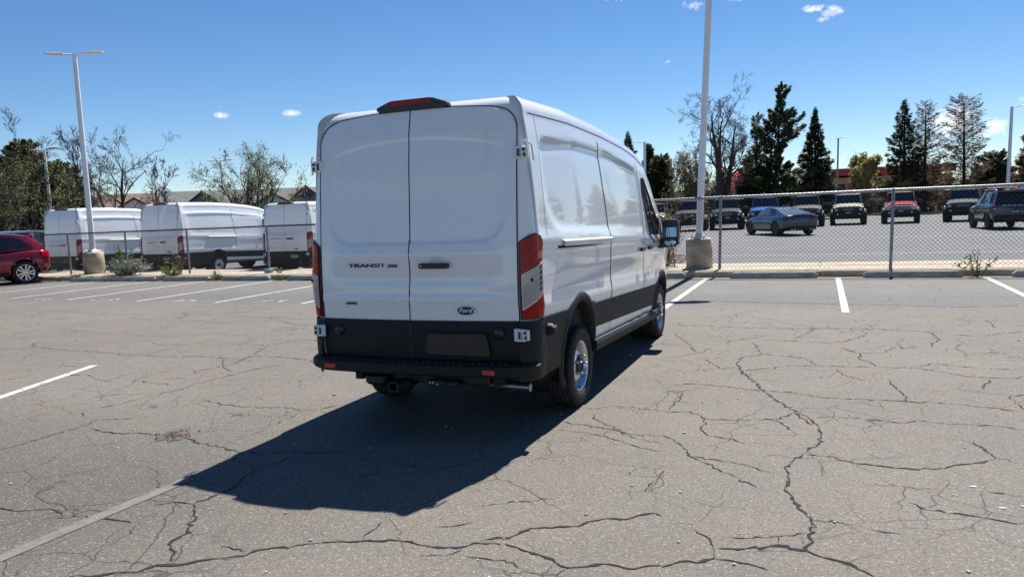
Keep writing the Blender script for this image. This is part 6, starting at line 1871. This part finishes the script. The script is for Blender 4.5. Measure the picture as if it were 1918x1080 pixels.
# ================================================================== SHRUBS AND WEEDS
def leafy_clump(name, label, loc, seed, w, d, h, n, size, m, stem='bark_pale', stems=22, cat='shrub', group=None, long=1.6):
    rs = np.random.RandomState(seed); T = thing(name, label, cat, loc, 0, group)
    S, P = [], []
    for i in range(stems):
        a, r = rs.uniform(0, 2 * PI), rs.uniform(.2, 1) ** .7
        ex, ey, ez = math.cos(a) * r * w / 2, math.sin(a) * r * d / 2, h * (1.05 - .55 * r * r) * rs.uniform(.55, 1.05)
        pts = [np.array([ex * .15, ey * .15, 0]), np.array([ex * .55, ey * .55, ez * .6]) + rs.normal(0, .02, 3), np.array([ex, ey, ez])]
        for k in range(2): S.append((*pts[k], *pts[k + 1], .006 * (2 - k) * .7 + .002, .004 if k == 0 else .002))
        for _ in range(max(2, n // stems)):
            t = rs.uniform(.15, 1.02); q = pts[0] + (pts[1] - pts[0]) * t * 2 if t < .5 else pts[1] + (pts[2] - pts[1]) * (t * 2 - 1)
            P.append(q + rs.normal(0, size * 1.1, 3))
    st = link('stems', tube_arrays(np.array(S), M[stem], 'stems', 4), T)
    P = np.array(P); P[:, 2] = np.maximum(P[:, 2], .01)
    link('leaves', leaf_arrays(P, size, M[m], 'leaves', rs, long=long), st)
    return T
leafy_clump('sage_bush', 'sprawling grey-green bush on the walkway right of the left pole base', (-21.2, 18.15, .14), 1, 2.5, .9, .56, 1700, .034, 'sage', stems=70)
leafy_clump('weed', 'taller green weed behind the grey-green bush by the fence', (-21.9, 18.75, .14), 2, .9, .6, 1.05, 420, .045, 'weed', 'weed', 26, 'weed')
leafy_clump('dry_shrub', 'dry leafless twigs at the fence right of the grey-green bush', (-19.6, 18.9, .14), 3, 1.0, .5, 1.0, 40, .03, 'dry_leaf', 'twig_rust', 24, 'shrub')
leafy_clump('weed', 'green weed in the kerb gap below the middle white van', (-19.05, 17.95, .02), 4, 1.0, .4, .52, 260, .04, 'weed', 'weed', 20, 'weed')
leafy_clump('weed', 'small yellow-green weed at the kerb between the red crossover and the left pole base', (-23.1, 17.75, .0), 5, .9, .3, .28, 160, .035, 'weed', 'weed', 16, 'weed')
leafy_clump('weed', 'tiny weed at the kerb beside the left pole base', (-22.4, 17.72, .0), 6, .6, .25, .22, 90, .03, 'weed', 'weed', 12, 'weed')
leafy_clump('weed', 'small weed between two wheel stops in front of the middle white van', (-16.95, 17.70, .0), 7, .5, .2, .40, 80, .03, 'weed', 'weed', 10, 'weed')
leafy_clump('weed', 'low weed at the kerb below the lower-roof van', (-14.55, 17.72, .0), 8, .5, .25, .18, 70, .03, 'weed', 'weed', 10, 'weed')
leafy_clump('weed', 'tall thin weed growing by the kerb at the right, before the fence', (2.95, 17.62, 0), 9, .95, .3, .62, 90, .03, 'weed', 'weed', 9, 'weed')
leafy_clump('weed', 'sprig of weed at the foot of the fence post by the blue block', (-15.2, 18.5, .15), 11, .5, .2, .2, 60, .025, 'weed', 'weed', 9, 'weed')
leafy_clump('dry_shrub', 'tangled dry shrub behind the fence, left of the right pole base', (-3.75, 19.6, .12), 12, 1.7, 1.0, 1.75, 240, .028, 'dry_leaf', 'twig_rust', 60, 'shrub')
bare_tree('dry_shrub', 'single leaning dry stem between the door mirror and the right pole base', (-3.35, 19.0, .15), 58, bark='twig_rust', leaf='dry_leaf', leaf_n=2, leaf_size=.025, cat='shrub', h=1.5, spread=.9, r0=.022, levels=4, kids=(6, 5, 4, 3), first=.4, up=.2, open_=1.0, lean=(-.15, 0), thick=0.0041)
leafy_clump('weed', 'patch of low green weeds on the gravel left of the right pole base', (-3.9, 19.4, .12), 13, 1.4, .8, .22, 420, .03, 'weed', 'weed', 40, 'weed')
# gravel on the bed behind the fence
rs_ = np.random.RandomState(5); g = MB()
for k in range(1500):
    x, y = rs_.uniform(-9, -3.25), rs_.uniform(20.15, 24.6); s = rs_.uniform(.03, .08)
    g.box((x, y, .085 + s * .2), (s * 1.3, s, s * .8), rz=rs_.uniform(0, 3))
tag(g.build('gravel', M['stop_concrete']), kind='stuff')

# distant undergrowth that reads as one mass behind the cars and houses
def brush_mass(name, x0, x1, y0, y1, n, hmax, m, seed, zbase, size=.28):
    rs = np.random.RandomState(seed); x = rs.uniform(x0, x1, n); y = rs.uniform(y0, y1, n)
    prof = hmax * (.45 + .55 * np.abs(np.sin(x * .31 + seed) * np.sin(x * .117 + 1.7 * seed)))
    z = zbase + prof * rs.uniform(0, 1, n) ** 1.3
    o = link(name, leaf_arrays(np.stack([x, y, z], 1), size, M[m], name, rs, long=1.3)); return tag(o, kind='stuff')
brush_mass('undergrowth', -26, 40, 80.5, 86, 8000, 1.8, 'dry_leaf', 3, .1)
brush_mass('undergrowth', -26, 40, 81, 87, 4000, 1.4, 'leaf_olive', 4, .1)
brush_mass('undergrowth', -80, -20, 92, 102, 7000, 2.0, 'leaf_olive', 5, -.3, .5)
brush_mass('far_woodland', -130, 120, 150, 165, 9000, 6.0, 'needles_mid', 6, -.3, 1.1)
brush_mass('undergrowth', -95, -56, 38, 60, 600, 1.8, 'leaf_olive', 7, -.3, .3)
for k in range(0): pass
